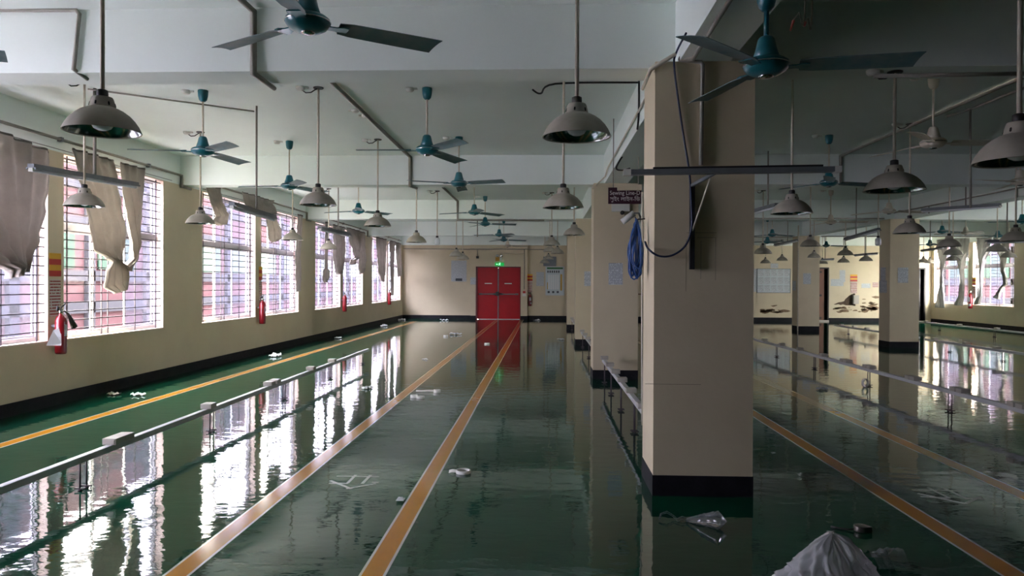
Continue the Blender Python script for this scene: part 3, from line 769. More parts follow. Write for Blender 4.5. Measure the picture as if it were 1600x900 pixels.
# ------------------------------------------------------------------ power rails on thin legs
def rail(X, y0, y1, z, boxes, legs, label, w=.05, hgt=.045, gap=.07, bl=.12):
    t = thing('power_rail', label, 'rail', (X, (y0+y1)/2, 0), 0, 'white power rails on thin legs')
    c = (y0+y1)/2
    obj('rail_bar', MB().box(-w/2, w/2, y0-c, y1-c, z, z+hgt), 'rail', t, .004)
    for y in boxes:
        o = obj('socket_box', MB().box(-.05, .05, -bl/2, bl/2, 0, .045).box(-.04, .04, -bl/2-.004, -bl/2, .006, .038), 'socket', t, .004); o.location = (0, y-c, z+hgt)
    for y in legs:
        for s_ in (-gap/2, gap/2):
            lg = MB().tube([(0, y-c+s_, 0), (0, y-c+s_, z)], .006, 6); lg.lathe([(0, .012), (.012, .012), (.014, .006), (.014, 0), (0, 0)], 10, (0, y-c+s_, 0))
            lg.box(-.035, .035, y-c+s_-.006, y-c+s_+.006, .012, .022)
            obj('leg', lg, 'iron', t)
    return t
def ys(X, z, pxs): return [at(px, py, X=X).y for px, py in pxs]
bx = []
for px in (178, 193, 326, 421, 430, 486, 519):
    py = 768-(px)*.381-12; bx.append(at(px, py, X=-3.08).y)
rail(-3.08, 2.6, 12.95, .19, sorted(bx), [4.85+1.93*i for i in range(5)], 'white power rail on thin legs along the left side, nearest the windows')
rail(.86, YC1+DC+.02, 10.55, .29, [10.45, 9.6, 8.85, 8.1, 7.3, 6.4], [10.4, 9.4, 8.2, 7.0, 6.0], 'white power rail on thin legs between the near column and the next')
rail(.86, YC1+P+DC+.02, 16.5, .29, [16.4, 15.3, 14.2, 13.0, 12.2], [16.2, 14.0, 12.2], 'white power rail on thin legs between the second and third columns')
rail(.86, YC1+2*P+DC+.02, 22.4, .29, [22.3, 21.2, 20.2, 19], [22.2, 20.0], 'white power rail on thin legs between the third and fourth columns')
b3 = [at(px, py, X=4.5).y for px, py in ((1600, 632), (1505, 607), (1431, 588), (1362, 573), (1325, 563), (1287, 553), (1250, 545), (1222, 537), (1195, 530))]
b3 += [y+.13 for y in b3[:5]]
rail(4.5, 5.2, 17.5, .2, b3, [8.4, 10.45, 12.5, 14.5, 16.5], 'white power rail on thin legs crossing the right hall in front of its columns', bl=.1)
rail(8.45, 11.2, 16.8, .17, [16.4, 15.2, 14.2, 13.2, 12.4], [15.8, 14, 12.2], 'white power rail running past the broad column towards the right windows')
rail(8.6, YC1+2*P+DC+.05, 22.3, .17, [21.8, 20.9, 20.1, 19.2, 18.4], [21.3, 19.2], 'white power rail between the broad and the thin column')
rail(12.2, 14, 26, .17, [15.5, 17.1, 18.9, 20.5, 22.3, 24.2], [15, 17.8, 20.6, 23.4], 'white power rail nearest the right-hand windows')

# ------------------------------------------------------------------ painted floor stripes
def stripe(X, w, y0, y1, label):
    t = thing('floor_stripe', label, 'floor marking', (X, (y0+y1)/2, 0), 0, 'yellow floor stripes'); c = (y1-y0)/2
    obj('yellow_band', MB().box(-w/2+.014, w/2-.014, -c, c, .0004, .0012), 'yellow', t)
    for s_ in (-1, 1):
        xs = sorted((s_*(w/2-.014), s_*w/2)); obj('white_edge', MB().box(xs[0], xs[1], -c, c, .0004, .0012), 'lineedge', t)
stripe(-4.6, .14, -2, 26.6, 'yellow floor stripe with pale edges beside the left wall')
stripe(-1.74, .13, -2, 28.3, 'yellow floor stripe with pale edges, left of the two leading to the red door')
stripe(-.81, .13, -2, 28.3, 'yellow floor stripe with pale edges, right of the two leading to the red door')
stripe(2.28, .14, -2, 27.5, 'yellow floor stripe with pale edges, just right of the near column')
stripe(3.2, .14, -2, 27.5, 'yellow floor stripe with pale edges beside the long rail of the right hall')

# ------------------------------------------------------------------ curtains
def curtain(rows, label, m='cloth', X=XL+.075, folds=6, amp=.026, side=1, group=None, heading=True, parts=None, seed=0):
    """rows: (left px, right px, left y, right y) from the wire down"""
    rnd = random.Random(seed+len(label)); ph = rnd.uniform(0, 6)
    t = None; NU = 64; K = 11
    R = []
    for i in range(len(rows)-1):
        for k in range(K):
            u = k/K; s_ = u*u*(3-2*u)
            R.append([a+(b-a)*(u if j > 1 else s_) for j, (a, b) in enumerate(zip(rows[i], rows[i+1]))])
    R.append(list(rows[-1])); W0 = max(abs(r[1]-r[0]) for r in rows)
    out = []
    for r in R:
        A, B = at(r[0], r[2], X=X), at(r[1], r[3], X=X); w = (B-A).length
        line = []
        squeeze = 1 - min(1, abs(r[1]-r[0])/W0)
        for j in range(NU+1):
            v = j/NU; p = A.lerp(B, v)
            a_ = amp*(1+1.1*squeeze)
            dx = a_*math.sin(v*folds*2*PI+ph) + .5*a_*math.sin(v*folds*4.7+ph*2+p.z*3) + .012*noise.noise(Vector((p.y*5, p.z*6, seed)))
            dx += .05*squeeze*math.sin(v*PI)
            dx += .012*noise.noise(Vector((v*9, p.z*9, seed+9))) + .010*(.5-abs(noise.noise(Vector((v*16, p.z*13+v*5, seed+1)))))
            p = Vector((X + side*(abs(amp)*1.6+dx), p.y + .01*noise.noise(Vector((p.z*7, v*6, seed+3))), p.z))
            line.append(p)
        out.append(line)
    o = obj('curtain', MB().grid(out), m)
    sd = o.modifiers.new('thickness', 'SOLIDIFY'); sd.thickness = .004; sd.offset = 0
    tag(o, label, 'curtain', group)
    if heading:
        hd = MB().grid([[p+Vector((side*.002, 0, .012)) for p in out[0]], [p.lerp(q, .45)+Vector((side*.006, 0, 0)) for p, q in zip(out[0], out[1])]])
        obj('heading', hd, m if m != 'cloth' else 'clothdark', o)
    return o
GC = 'curtains of the left windows'
curtain([(-95, 72, 170, 238), (-90, 72, 230, 280), (-80, 66, 330, 330), (-50, 57, 390, 375), (-20, 40, 412, 402), (5, 32, 424, 412), (2, 28, 436, 424)],
        'wide dusty grey curtain tied up at its foot, over the nearest left window', folds=6, amp=.03, group=GC, seed=1)
curtain([(107, 172, 232, 251), (114, 177, 270, 280), (126, 182, 320, 320), (134, 190, 358, 362), (140, 190, 390, 385), (158, 184, 403, 400), (166, 180, 409, 405), (160, 196, 425, 425), (157, 199, 448, 436), (172, 190, 459, 452)],
        'grey curtain pulled into a big knot, over the second left window', folds=4, amp=.022, group=GC, seed=2)
curtain([(182, 220, 254, 264), (186, 219, 290, 290), (193, 216, 340, 335), (200, 215, 385, 380), (201, 210, 402, 400), (188, 199, 418, 424), (172, 182, 404, 410)],
        'narrow grey curtain drawn sideways into the knot, over the second left window', folds=3, amp=.018, group=GC, seed=3)
curtain([(317, 338, 291, 294), (322, 341, 310, 312), (329, 347, 328, 328), (333, 352, 338, 336), (328, 352, 346, 343), (336, 348, 353, 350)],
        'thin rolled-up curtain hanging slantwise over the third left window', folds=3, amp=.02, group=GC, seed=4)
curtain([(371, 420, 300, 314), (373, 418, 308, 318), (376, 422, 318, 326), (384, 424, 328, 332), (390, 420, 334, 335)],
        'crumpled curtain bunched over its wire between the third and fourth left windows', folds=6, amp=.035, group=GC, seed=5)
curtain([(410, 424, 322, 326), (412, 430, 340, 340), (414, 437, 360, 360), (416, 437, 374, 372), (420, 432, 379, 376)],
        'short folded curtain end hanging over the fourth left window', folds=3, amp=.018, group=GC, seed=6, heading=False)
curtain([(463, 471, 335, 337), (461, 470, 370, 370), (459, 468, 400, 400), (460, 469, 430, 430), (461, 467, 456, 455)],
        'thin curtain strip at the far side of the fourth left window', folds=2, amp=.012, group=GC, seed=7)
curtain([(506, 511, 347, 348), (506, 509, 380, 380), (506, 509, 418, 418), (503, 514, 425, 424), (503, 513, 436, 434), (505, 509, 442, 441)],
        'curtain twisted into a rope with a knot, over the fifth left window', folds=2, amp=.01, group=GC, seed=8)
curtain([(518, 538, 351, 356), (520, 538, 380, 380), (520, 537, 402, 402), (522, 534, 415, 415), (523, 533, 422, 422), (524, 530, 429, 428)],
        'grey curtain gathered at its foot, over the fifth left window', folds=4, amp=.022, group=GC, seed=9)
curtain([(538, 560, 355, 361), (542, 560, 375, 375), (549, 559, 392, 392), (552, 558, 402, 402), (546, 553, 406, 408), (545, 551, 414, 413)],
        'grey curtain pulled aside, over the sixth left window', folds=3, amp=.02, group=GC, seed=10)
curtain([(557, 569, 361, 364), (558, 569, 385, 385), (558, 570, 405, 405), (558, 569, 420, 418), (560, 565, 428, 427)],
        'grey curtain hanging at the far edge of the sixth left window', folds=3, amp=.018, group=GC, seed=11)
curtain([(585, 601, 370, 374), (587, 601, 400, 400), (588, 600, 425, 425), (591, 598, 433, 433), (592, 597, 440, 440)],
        'grey curtain gathered to a tail, over the seventh left window', folds=3, amp=.02, group=GC, seed=12)
curtain([(608, 617, 376, 378), (609, 616, 400, 400), (609, 615, 425, 425), (609, 613, 445, 445), (610, 612, 462, 462)],
        'grey curtain trailing to a thin tail, over the eighth left window', folds=2, amp=.016, group=GC, seed=13)
curtain([(616, 625, 378, 381), (617, 626, 400, 400), (619, 627, 420, 420), (620, 626, 432, 431)],
        'short grey curtain at the far corner of the left wall', folds=2, amp=.016, group=GC, seed=14)
GRC = 'curtains of the right windows'
def cr(rows, label, seed): 
    rows = [(1400+a/5.625, 1400+b/5.625, 380+c/5.625, 380+d/5.625) for a, b, c, d in rows]
    curtain(rows, label, 'clothwhite', XR-.075, 4, .02, -1, GRC, False, seed=seed)
cr([(370, 475, -30, -40), (380, 465, 90, 80), (398, 440, 190, 185), (410, 424, 260, 255), (405, 428, 350, 350), (380, 436, 470, 470), (355, 440, 565, 570)], 'pale curtain tied at its waist, left side of the first right window', 21)
cr([(480, 655, -40, -50), (520, 640, 80, 60), (555, 610, 180, 170), (576, 596, 235, 230), (590, 604, 320, 320), (575, 608, 390, 390), (565, 606, 460, 460), (530, 590, 545, 550)], 'pale curtain twisted and trailing, right side of the first right window', 22)
cr([(715, 850, -50, -55), (725, 830, 60, 50), (745, 790, 160, 150), (755, 772, 240, 235), (756, 768, 350, 350), (735, 766, 460, 460), (700, 745, 540, 535)], 'pale curtain narrowing to a rope, left side of the second right window', 23)
cr([(870, 1025, -50, -60), (900, 1005, 70, 60), (930, 985, 150, 145), (950, 968, 230, 230), (965, 985, 310, 315), (972, 990, 350, 355), (925, 945, 405, 415), (900, 930, 440, 450), (870, 920, 480, 492)], 'pale curtain swung aside into a knot, right side of the second right window', 24)

# ------------------------------------------------------------------ fire extinguishers
ME['ext_body'] = MB().lathe([(0, 0), (.05, 0), (.058, .01), (.06, .03), (.06, .36), (.055, .39), (.04, .42), (.022, .435), (.018, .46)], 24).mesh('cylinder_body', 'extred')
ME['ext_valve'] = MB().lathe([(.0, .45), (.022, .45), (.022, .49), (.014, .495), (0, .5)], 14).box(-.05, .03, -.012, .012, .49, .505).mesh('valve', 'chrome')
ME['ext_handle'] = MB().tube([(-.01, 0, .505), (.03, 0, .53), (.075, 0, .56)], .008, 6).tube([(-.02, 0, .5), (-.06, 0, .53), (-.065, 0, .48)], .009, 6).mesh('handle', 'cap')
ME['ext_horn'] = MB().tube([(.02, 0, .48), (.07, 0, .475), (.12, 0, .45), (.15, 0, .42), (.19, 0, .36), (.24, 0, .29)], [.008, .008, .012, .018, .026, .036], 12).mesh('horn', 'cap')
ME['ext_hose'] = MB().tube([(.02, 0, .48), (.065, .02, .46), (.085, .03, .38), (.08, .03, .2), (.07, .02, .12)], .009, 8).mesh('hose', 'cap')
lab_ = MB(); n = 10
rws = [[Vector((.0608*math.cos(-.9+1.3*i/n-PI/2+.5), .0608*math.sin(-.9+1.3*i/n-PI/2+.5), z)) for i in range(n+1)] for z in (.2, .33)]
lab_.grid(rws); rws = [[Vector((.0608*math.cos(-.2+1.1*i/n-PI/2+.5), .0608*math.sin(-.2+1.1*i/n-PI/2+.5), z)) for i in range(n+1)] for z in (.07, .14)]; lab_.grid(rws)
ME['ext_label'] = lab_.mesh('label_sticker', 'paper')
def ext(p, rz, label, horn=False, body=None, scale=1):
    t = thing('fire_extinguisher', label, 'fire extinguisher', p, rz, 'red fire extinguishers'); t.scale = (scale,)*3
    link('cylinder_body', ME['ext_body'], t); link('valve', ME['ext_valve'], t); link('handle', ME['ext_handle'], t)
    link('horn' if horn else 'hose', ME['ext_horn' if horn else 'ext_hose'], t); link('label_sticker', ME['ext_label'], t)
    obj('wall_bracket', MB().box(-.02, .02, .055, .097, .30, .33), 'steel', t) if body is None else obj('wall_bracket', MB().box(*body), 'steel', t)
    return t
def el(px, py, label, horn=False, rz=None, scale=1, X=XL+.1):
    p = at(px, py, X=X); rzz = (PI/2 if X < 0 else -PI/2) if rz is None else rz
    return ext(p, rzz, label, horn, scale=scale)
e0 = el(95, 553, 'red fire extinguisher with black horn hung under the fire sign, nearest left pier', True, scale=1.0)
sheet = MB().grid([[Vector((-.1, .02, .28)), Vector((-.12, -.02, .28))], [Vector((-.14, .04, .1)), Vector((-.17, -.05, .1))]]); o = obj('inspection_card', MB().add([(-.04, -.03, .31), (-.055, -.045, .12), (-.07, -.05, .10), (-.20, .03, .11), (-.10, .02, .27)], [(0, 1, 2, 3, 4)]), 'paperwhite', e0)
el(410, 506, 'red fire extinguisher between the third and fourth left windows')
el(538.5, 487, 'red fire extinguisher between the fifth and sixth left windows')
el(608.5, 476, 'red fire extinguisher between the seventh and eighth left windows, farthest at left')
el(1516, 482, 'red fire extinguisher between the two right windows', X=XR-.1, scale=1.15)
p = at(828, 478, Y=YF-.1); ext(p, 0, 'red fire extinguisher in the dim recess beside the red door')
p = at(1337.5, 475, Y=YFR-.1); x_ = tag(obj('wall_box', MB().box(-.1, .1, -.02, .1, 0, .33).box(-.085, .085, -.025, -.02, .03, .3), 'socket'), 'pale wall box under the red sign on the stained wall', 'box'); x_.location = p
# fire signs
def firesign(c, label, wy, along, w=.2):
    """stacked fire notice: yellow and red bands over a printed red sheet; along 'y' (side wall) or 'x' (end wall)"""
    t = thing('fire_sign', label, 'sign', c, 0 if along == 'x' else (PI/2 if c[0] < 0 else -PI/2), 'fire notices')
    for i in range(4):
        obj('colour_band', MB().box(-w/2, w/2, -.004, 0, .03+.065*(3-i), .03+.065*(4-i)), 'signyellow' if i % 2 == 0 else 'signred', t)
    obj('printed_sheet', MB().box(-w/2+.01, w/2-.01, -.004, 0, -.42, .0), 'redprint', t)
p = at(86, 436, X=XL+.004); firesign((XL+.005, p.y, p.z), 'yellow and red fire notice above the nearest extinguisher on the left pier', 0, 'y')
p = at(407, 440, X=XL+.004); firesign((XL+.005, p.y, p.z), 'yellow and red fire notice between the third and fourth left windows', 0, 'y', .16)
p = at(1522, 447, X=XR-.004); firesign((XR-.005, p.y, p.z), 'red fire notice on the pier between the right windows', 0, 'y', .2)
p = at(1334, 441, Y=YFR-.006); firesign((p.x, YFR-.005, p.z), 'orange and red fire notice on the stained far wall', 0, 'x', .26)
p = at(828, 440, Y=YF-.006); firesign((p.x, YF-.005, p.z), 'red fire notice in the recess beside the red door', 0, 'x', .2)
p = at(92, 556, X=XL+.05)

# ------------------------------------------------------------------ far door
t = bpy.data.objects.new('door_1', None); col.objects.link(t); t['kind'] = 'structure'; t['label'] = 'red double fire door with steel push bars'
yd = YFR+.06
obj('door_frame', MB().box(DX0, DX0+.06, YFR-.01, YF, 0, DH).box(DX1-.03, DX1, YFR-.01, YF, 0, DH).box(DX0+.06, DX1-.03, YFR-.01, YF, DH-.04, DH), 'darkred', t)
mid = at(778.5, 450, Y=yd).x
for i, (a, b) in enumerate(((DX0+.06, mid-.006), (mid+.006, DX1-.03))):
    lf = obj('door_leaf', MB().box(a, b, yd, yd+.05, .01, DH-.04), 'red', t, .003)
    z = at(778, 459.5, Y=yd).z
    obj('push_bar', MB().box(a+.06, b-.06, yd-.055, yd-.03, z-.02, z+.02).box(a+.06, a+.18, yd-.055, yd, z-.03, z+.03).box(b-.18, b-.06, yd-.055, yd, z-.03, z+.03), 'steel', lf)
    xc = at(763 if i == 0 else 794, 443, Y=yd).x; z2 = at(778, 443, Y=yd).z
    obj('name_plate', MB().box(xc-.14, xc+.14, yd-.006, yd, z2-.02, z2+.02), 'plastic', lf)
obj('astragal', MB().box(mid-.02, mid+.02, yd-.012, yd, .01, DH-.05), 'steel', t)
obj('latch', MB().cbox((mid-.03, yd-.04, at(778, 459, Y=yd).z), .12, .06, .16), 'cap', t)
obj('threshold', MB().box(DX0+.1, DX1-.03, YFR-.02, YFR+.06, 0, .018), 'alu', t)
q = at(780.5, 413, Y=YFR)
t = thing('exit_sign', 'lit green exit sign above the red door', 'sign', (q.x, YFR, q.z))
obj('housing', MB().box(-.17, .17, -.06, 0, -.065, .065), 'exit', t)
fg = MB().prism([(-.02, -.045), (0, -.01), (.03, -.045), (.045, -.04), (.015, .01), (.03, .025), (.05, .015), (.055, .025), (.03, .045), (-.015, .04), (-.035, .01), (-.025, .005), (-.008, .025), (.0, .02), (-.04, -.04)], -.063, -.06, 'xz')
fg.lathe([(0, -.063), (.013, -.063), (.013, -.06)], 12, (.02, 0, .052), 'y'); fg.prism([(-.13, 0), (-.09, .03), (-.09, .01), (-.06, .01), (-.06, -.01), (-.09, -.01), (-.09, -.03)], -.063, -.06, 'xz')
obj('running_figure', fg, 'exitfig', t)
q = at(780, 405, Y=YFR)
t = thing('emergency_light', 'amber emergency light with two lamp heads above the exit sign', 'emergency light', (q.x, YFR, q.z))
obj('housing', MB().box(-.14, .02, -.09, 0, -.08, .08), 'amber', t, .006); obj('side_panel', MB().box(.02, .1, -.085, 0, -.06, .08), 'plastic', t)
for s_ in (-.07, .09):
    hd = MB().lathe([(0, -.08), (.05, -.08), (.055, -.07), (.04, -.02), (0, 0)], 16, (s_, -.02, .13), 'y').box(s_-.01, s_+.01, -.06, -.03, .07, .12); obj('lamp_head', hd, 'chrome', t)
q = at(819, 460, Y=YFR)
t = thing('wall_switch', 'small white switch box with red button right of the red door', 'switch', (q.x, YFR, q.z))
obj('switch_plate', MB().box(-.07, .07, -.04, 0, -.07, .04), 'plastic', t); obj('alarm_button', MB().box(-.05, .05, -.06, 0, .045, .13), 'signred', t)
# brown doors on the hall's far wall
for i, (a, b) in enumerate(RD):
    t = bpy.data.objects.new('door_%d' % (i+2), None); col.objects.link(t); t['kind'] = 'structure'; t['label'] = ['dark door with brown leaf ajar left of the stained wall', 'dark narrow door beside the right corner'][i]
    obj('door_frame', MB().box(a, a+.05, YFR-.01, YF, 0, 2.04).box(b-.05, b, YFR-.01, YF, 0, 2.04).box(a+.05, b-.05, YFR-.01, YF, 1.99, 2.04), 'darkwood', t)
    w = (b-a)-.1
    lf = obj('door_leaf', MB().box(a+.05, a+.05+w*.86, YFR+.08, YFR+.12, .01, 1.99), 'brown' if i == 0 else 'darkwood', t)
    obj('panel_moulding', MB().box(a+.12, a+w*.8, YFR+.07, YFR+.08, .95, 1.02).box(a+.12, a+w*.8, YFR+.07, YFR+.08, .1, .16).box(a+.12, a+w*.8, YFR+.07, YFR+.08, 1.84, 1.9), 'darkwood', lf)
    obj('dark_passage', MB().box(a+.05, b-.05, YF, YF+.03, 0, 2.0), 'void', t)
    obj('threshold', MB().box(a, b, YFR-.03, YFR+.06, 0, .05), 'socket', t)

# ------------------------------------------------------------------ notices and posters
def notice(px0, py0, px1, py1, label, X=None, Y=None, m='paper', group='paper notices'):
    a = at(px0, py0, X=X, Y=Y); b = at(px1, py1, X=X, Y=Y); c = (a+b)/2
    o = obj('paper_notice', MB().box(-abs(b.x-a.x)/2 if Y else 0, abs(b.x-a.x)/2 if Y else .003, 0 if Y else -abs(b.y-a.y)/2, .003 if Y else abs(b.y-a.y)/2, -abs(b.z-a.z)/2, abs(b.z-a.z)/2), m)
    o.location = c; return tag(o, label, 'notice', group)
n1 = notice(705, 407, 729, 440, 'large printed notice on the far wall left of the red door', Y=YF-.004)
q = at(717, 437, Y=YF-.006); o = obj('picture', MB().box(-.13, .13, -.002, 0, -.05, .05), 'ink', n1); o.location = Vector((q.x, YF-.006, q.z)) - n1.location
notice(706, 447, 721, 462, 'faint old sheet below the large notice on the far wall', Y=YF-.004, m='redprint') if False else None
notice(735, 433.5, 743.5, 444.5, 'small grey sheet beside the red door frame', Y=YFR-.004)
notice(838, 425, 850, 447, 'faded paper sheet on the wall of the recess', Y=YF-.004)
yc = YC1+P-.004
notice(951, 411, 973, 445, 'grey printed sheet on the front of the second column', Y=yc)
notice(913, 424, 923, 447, 'grey printed sheet on the front of the third column', Y=YC1+2*P-.004)
notice(1255, 427, 1267, 444, 'small printed sheet on the front of the thin column', Y=YC1+3*P-.004)
notice(1403, 418, 1419, 442, 'printed sheet on the front of the broad column', Y=YC1+2*P-.004)
notice(1376, 418, 1383.5, 438.5, 'narrow sheet high on the left side of the broad column', X=XC2-.004)
notice(1373.5, 438.5, 1385.5, 457.5, 'printed sheet lower on the left side of the broad column', X=XC2-.004)
notice(1238, 439, 1243.5, 454, 'printed sheet on the left side of the thin column', X=XC2-.004)
notice(1312, 422, 1320.5, 441, 'upright pale sheet on the stained far wall', Y=YFR-.004)
notice(1298, 436, 1318, 447, 'wide pale sheet on the stained far wall next to the brown door', Y=YFR-.007)
notice(1346, 443, 1360, 450, 'white strip notice right of the fire notice on the stained wall', Y=YFR-.004)
notice(1363.5, 441, 1372, 449, 'small orange-edged card on the stained wall beside the broad column', Y=YFR-.004, m='redprint')
notice(1204, 411.5, 1216, 419, 'small white sheet pinned above the notice board', Y=YFR-.004)
notice(1177, 420, 1183, 456, 'narrow sheet beside the notice board, partly behind the near column', Y=YFR-.004)
# notice board with sheets
a, b = at(1183.5, 420.5, Y=YFR), at(1234, 457, Y=YFR)
t = thing('notice_board', 'framed notice board covered with rows of printed sheets', 'notice board', (a.x, YFR, b.z))
w, h_ = b.x-a.x, a.z-b.z
obj('board', MB().box(0, w, -.02, 0, 0, h_), 'poster', t); obj('board_frame', MB().box(-.02, 0, -.03, 0, -.02, h_+.02).box(w, w+.02, -.03, 0, -.02, h_+.02).box(0, w, -.03, 0, -.02, 0).box(0, w, -.03, 0, h_, h_+.02), 'steel', t)
for i in range(5):
    for j in range(3):
        o = obj('sheet', MB().box(-w/11.5, w/11.5, -.003, 0, -h_/7, h_/7), 'paper', t); o.location = (w*(i+.5)/5, -.021, h_*(j+.5)/3)
single('chair_rail', MB().box(1.4, XC2, YFR-.03, YFR, .98, 1.02), 'brown', 'thin wooden rail on the wall under the notice board', 'rail')
# poster in the recess
a, b = at(853, 417, Y=YF), at(881, 461, Y=YF); w, h_ = b.x-a.x, a.z-b.z
t = thing('safety_poster', 'framed poster with green header and columns on the recess wall', 'poster', (a.x, YF, b.z))
obj('backing', MB().box(0, w, -.02, 0, 0, h_), 'poster', t); obj('header', MB().box(.04, w-.04, -.024, -.02, h_*.92, h_*.985), 'greenhead', t)
for i in range(5): obj('chart_column', MB().box(w*(.12+.125*i), w*(.12+.125*i)+w*.1, -.023, -.02, h_*.2, h_*.72), 'paperwhite', t); 
obj('side_strip', MB().box(w*.8, w*.9, -.024, -.02, h_*.16, h_*.74), 'ochre', t); obj('left_strip', MB().box(w*.07, w*.11, -.024, -.02, h_*.2, h_*.45), 'ochre', t)
for i in range(6): obj('pictogram', MB().box(w*(.08+.12*i), w*(.15+.12*i), -.024, -.02, h_*.79, h_*.87), 'ink', t)
for i in range(3): obj('pictogram', MB().box(w*(.1+.25*i), w*(.22+.25*i), -.024, -.02, h_*.07, h_*.14), 'ink', t)
obj('poster_frame', MB().box(-.02, 0, -.03, 0, -.02, h_+.02).box(w, w+.02, -.03, 0, -.02, h_+.02).box(0, w, -.03, 0, -.02, 0).box(0, w, -.03, 0, h_, h_+.02), 'alu', t)
a, b = at(849, 401, Y=YF), at(869, 416, Y=YF)
single('wall_panel', MB().box(a.x, b.x, YF-.09, YF, b.z, a.z), 'steel', 'grey metal panel above the poster in the recess', 'panel', bevel=.006)
# sewing line sign
yS = 8.6
a, b = at(950.5, 293, Y=yS), at(1002.5, 318.5, Y=yS); c = (a+b)/2; w, h_ = b.x-a.x, a.z-b.z
t = thing('line_sign', 'maroon hanging sign with white lettering beside the near column', 'sign', c)
obj('sign_board', MB().box(-w/2, w/2, 0, .012, -h_/2, h_/2), 'maroon', t)
def text(body, size, name, parent, loc, width=None):
    cu = bpy.data.curves.new('lettering', 'FONT'); cu.body = body; cu.size = size; cu.align_x = 'CENTER'; cu.align_y = 'CENTER'; cu.extrude = .0008
    o = bpy.data.objects.new('lettering_curve', cu); col.objects.link(o); bpy.context.view_layer.update()
    dg = bpy.context.evaluated_depsgraph_get(); me = bpy.data.meshes.new_from_object(o.evaluated_get(dg)); bpy.data.objects.remove(o)
    me.materials.clear(); me.materials.append(MT['lettering'])
    if width and len(me.vertices):
        xs = [v.co.x for v in me.vertices]; k = width/(max(xs)-min(xs)); cx = (max(xs)+min(xs))/2
        for v in me.vertices: v.co.x = (v.co.x-cx)*k
    return link(name, me, parent, loc, (PI/2, 0, 0))
text('Sewing Line-D', h_*.36, 'english_line', t, (0, -.002, h_*.16), w*.9)
text('\u09b8\u09c1\u0987\u0982 \u09b2\u09be\u0987\u09a8-\u09bf\u09a1', h_*.34, 'bengali_line', t, (0, -.002, -h_*.22), w*.9)
for i, u in enumerate((-.35, .4)):
    obj('hanger', MB().tube([(w*u, .006, h_/2), (w*u, .006, HC-c.z)], .006, 6), 'conduit', t)
a, b = at(965, 288, Y=8.4), at(1003, 297, Y=8.4)
single('cable_trunking', MB().box(a.x, b.x, 8.4, 8.45, b.z, a.z), 'cream', 'short cream cable trunking across the top of the hanging sign', 'trunking')
# camera box and small lamp on second column
q = at(970, 325, Y=YC1+P-.06)
t = thing('security_camera', 'small white box fixed on the second column under the hanging sign', 'camera', (q.x, YC1+P, q.z))
obj('housing', MB().box(-.13, .13, -.07, 0, -.05, .09), 'plastic', t, .008); obj('lens', MB().lathe([(0, -.03), (.03, -.03), (.03, 0)], 14, (.02, -.06, -.07), 'y').box(-.0, .04, -.06, -.02, -.09, -.05), 'cap', t)
q0, q1 = at(972, 347, Y=8.2), at(991, 333, Y=8.2)
t = thing('swivel_lamp', 'white tilted lamp head on a dark arm below the hanging sign', 'lamp', q1)
obj('lamp_head', MB().tube([q0-q1, Vector((0, 0, 0))], .035, 8), 'plastic', t); obj('arm', MB().tube([(0, 0, 0), at(998, 333, Y=7.8)-q1, at(1002, 343, Y=6.5)-q1], .01, 6), 'darkcable', t)

# ------------------------------------------------------------------ damp stains and flaking on the hall's far wall
def blob(pts, label, y, m='damp', name='damp_stain', jag=.02):
    P_ = [at(a, b, Y=y) for a, b in pts]; poly = []
    for i in range(len(P_)):
        A, B = P_[i], P_[(i+1) % len(P_)]
        for k in range(4):
            u = k/4; p = A.lerp(B, u); poly.append((p.x+random.uniform(-jag, jag), p.z+random.uniform(-jag, jag)))
    return single(name, MB().prism(poly, y-.002, y, 'xz'), m, label, 'stain')
ys_ = YFR-.0015
blob([(1302, 476), (1318, 470), (1330, 460), (1336, 457), (1336, 478), (1318, 476)], 'large dark damp stain beside the wall box on the far wall', ys_)
fl = MB()
def flakes(x0, x1, y0, y1, n, smax):
    for _ in range(n):
        cx, cy = random.uniform(x0, x1), random.uniform(y0, y1); q = at(cx, cy, Y=ys_); s_ = random.uniform(.02, smax); k = random.randint(5, 8)
        pl = [(q.x+s_*random.uniform(.5, 1.6)*math.cos(2*PI*i/k)*1.5, q.z+s_*random.uniform(.4, 1)*math.sin(2*PI*i/k)*.7) for i in range(k)]
        fl.prism(pl, ys_-.001, ys_-.0002*random.random(), 'xz')
flakes(1190, 1233, 484, 488, 16, .12); flakes(1298, 1370, 480, 488, 34, .12); flakes(1345, 1371, 462, 480, 16, .09); flakes(1205, 1212, 477, 479, 4, .06)
o = tag(obj('flaked_plaster', fl, 'flake'), 'patches of flaked plaster low on the hall far wall', 'plaster', kind='stuff')

# ------------------------------------------------------------------ things lying on the floor
def tape_roll(px, py, r, w, label, upright=False, tail=None, m='plastic', rz=0):
    p = at(px, py, Z=0); t = thing('tape_roll', label, 'tape roll', p, rz, 'tape rolls on the floor')
    if upright: g = MB().lathe([(r, -w/2), (r, w/2), (r*.72, w/2), (r*.72, -w/2), (r, -w/2)], 24, (0, 0, r), 'y')
    else: g = MB().lathe([(r, 0), (r, w), (r*.78, w), (r*.78, 0), (r, 0)], 24)
    obj('ring', g, m, t)
    if tail: obj('loose_end', MB().grid([[Vector((a, b, c)), Vector((a, b+.02, c+.018))] for a, b, c in tail]), m, t)
tape_roll(724, 739, .055, .022, 'white tape roll with loose end lying between the yellow stripes and the near column', tail=[(-.045, -.02, .006), (-.08, -.03, .012), (-.105, -.02, .004)])
tape_roll(647, 621, .045, .03, 'tape roll beside the left stripe, leftmost of the three')
tape_roll(657, 622, .05, .025, 'tape roll beside the left stripe, middle of the three')
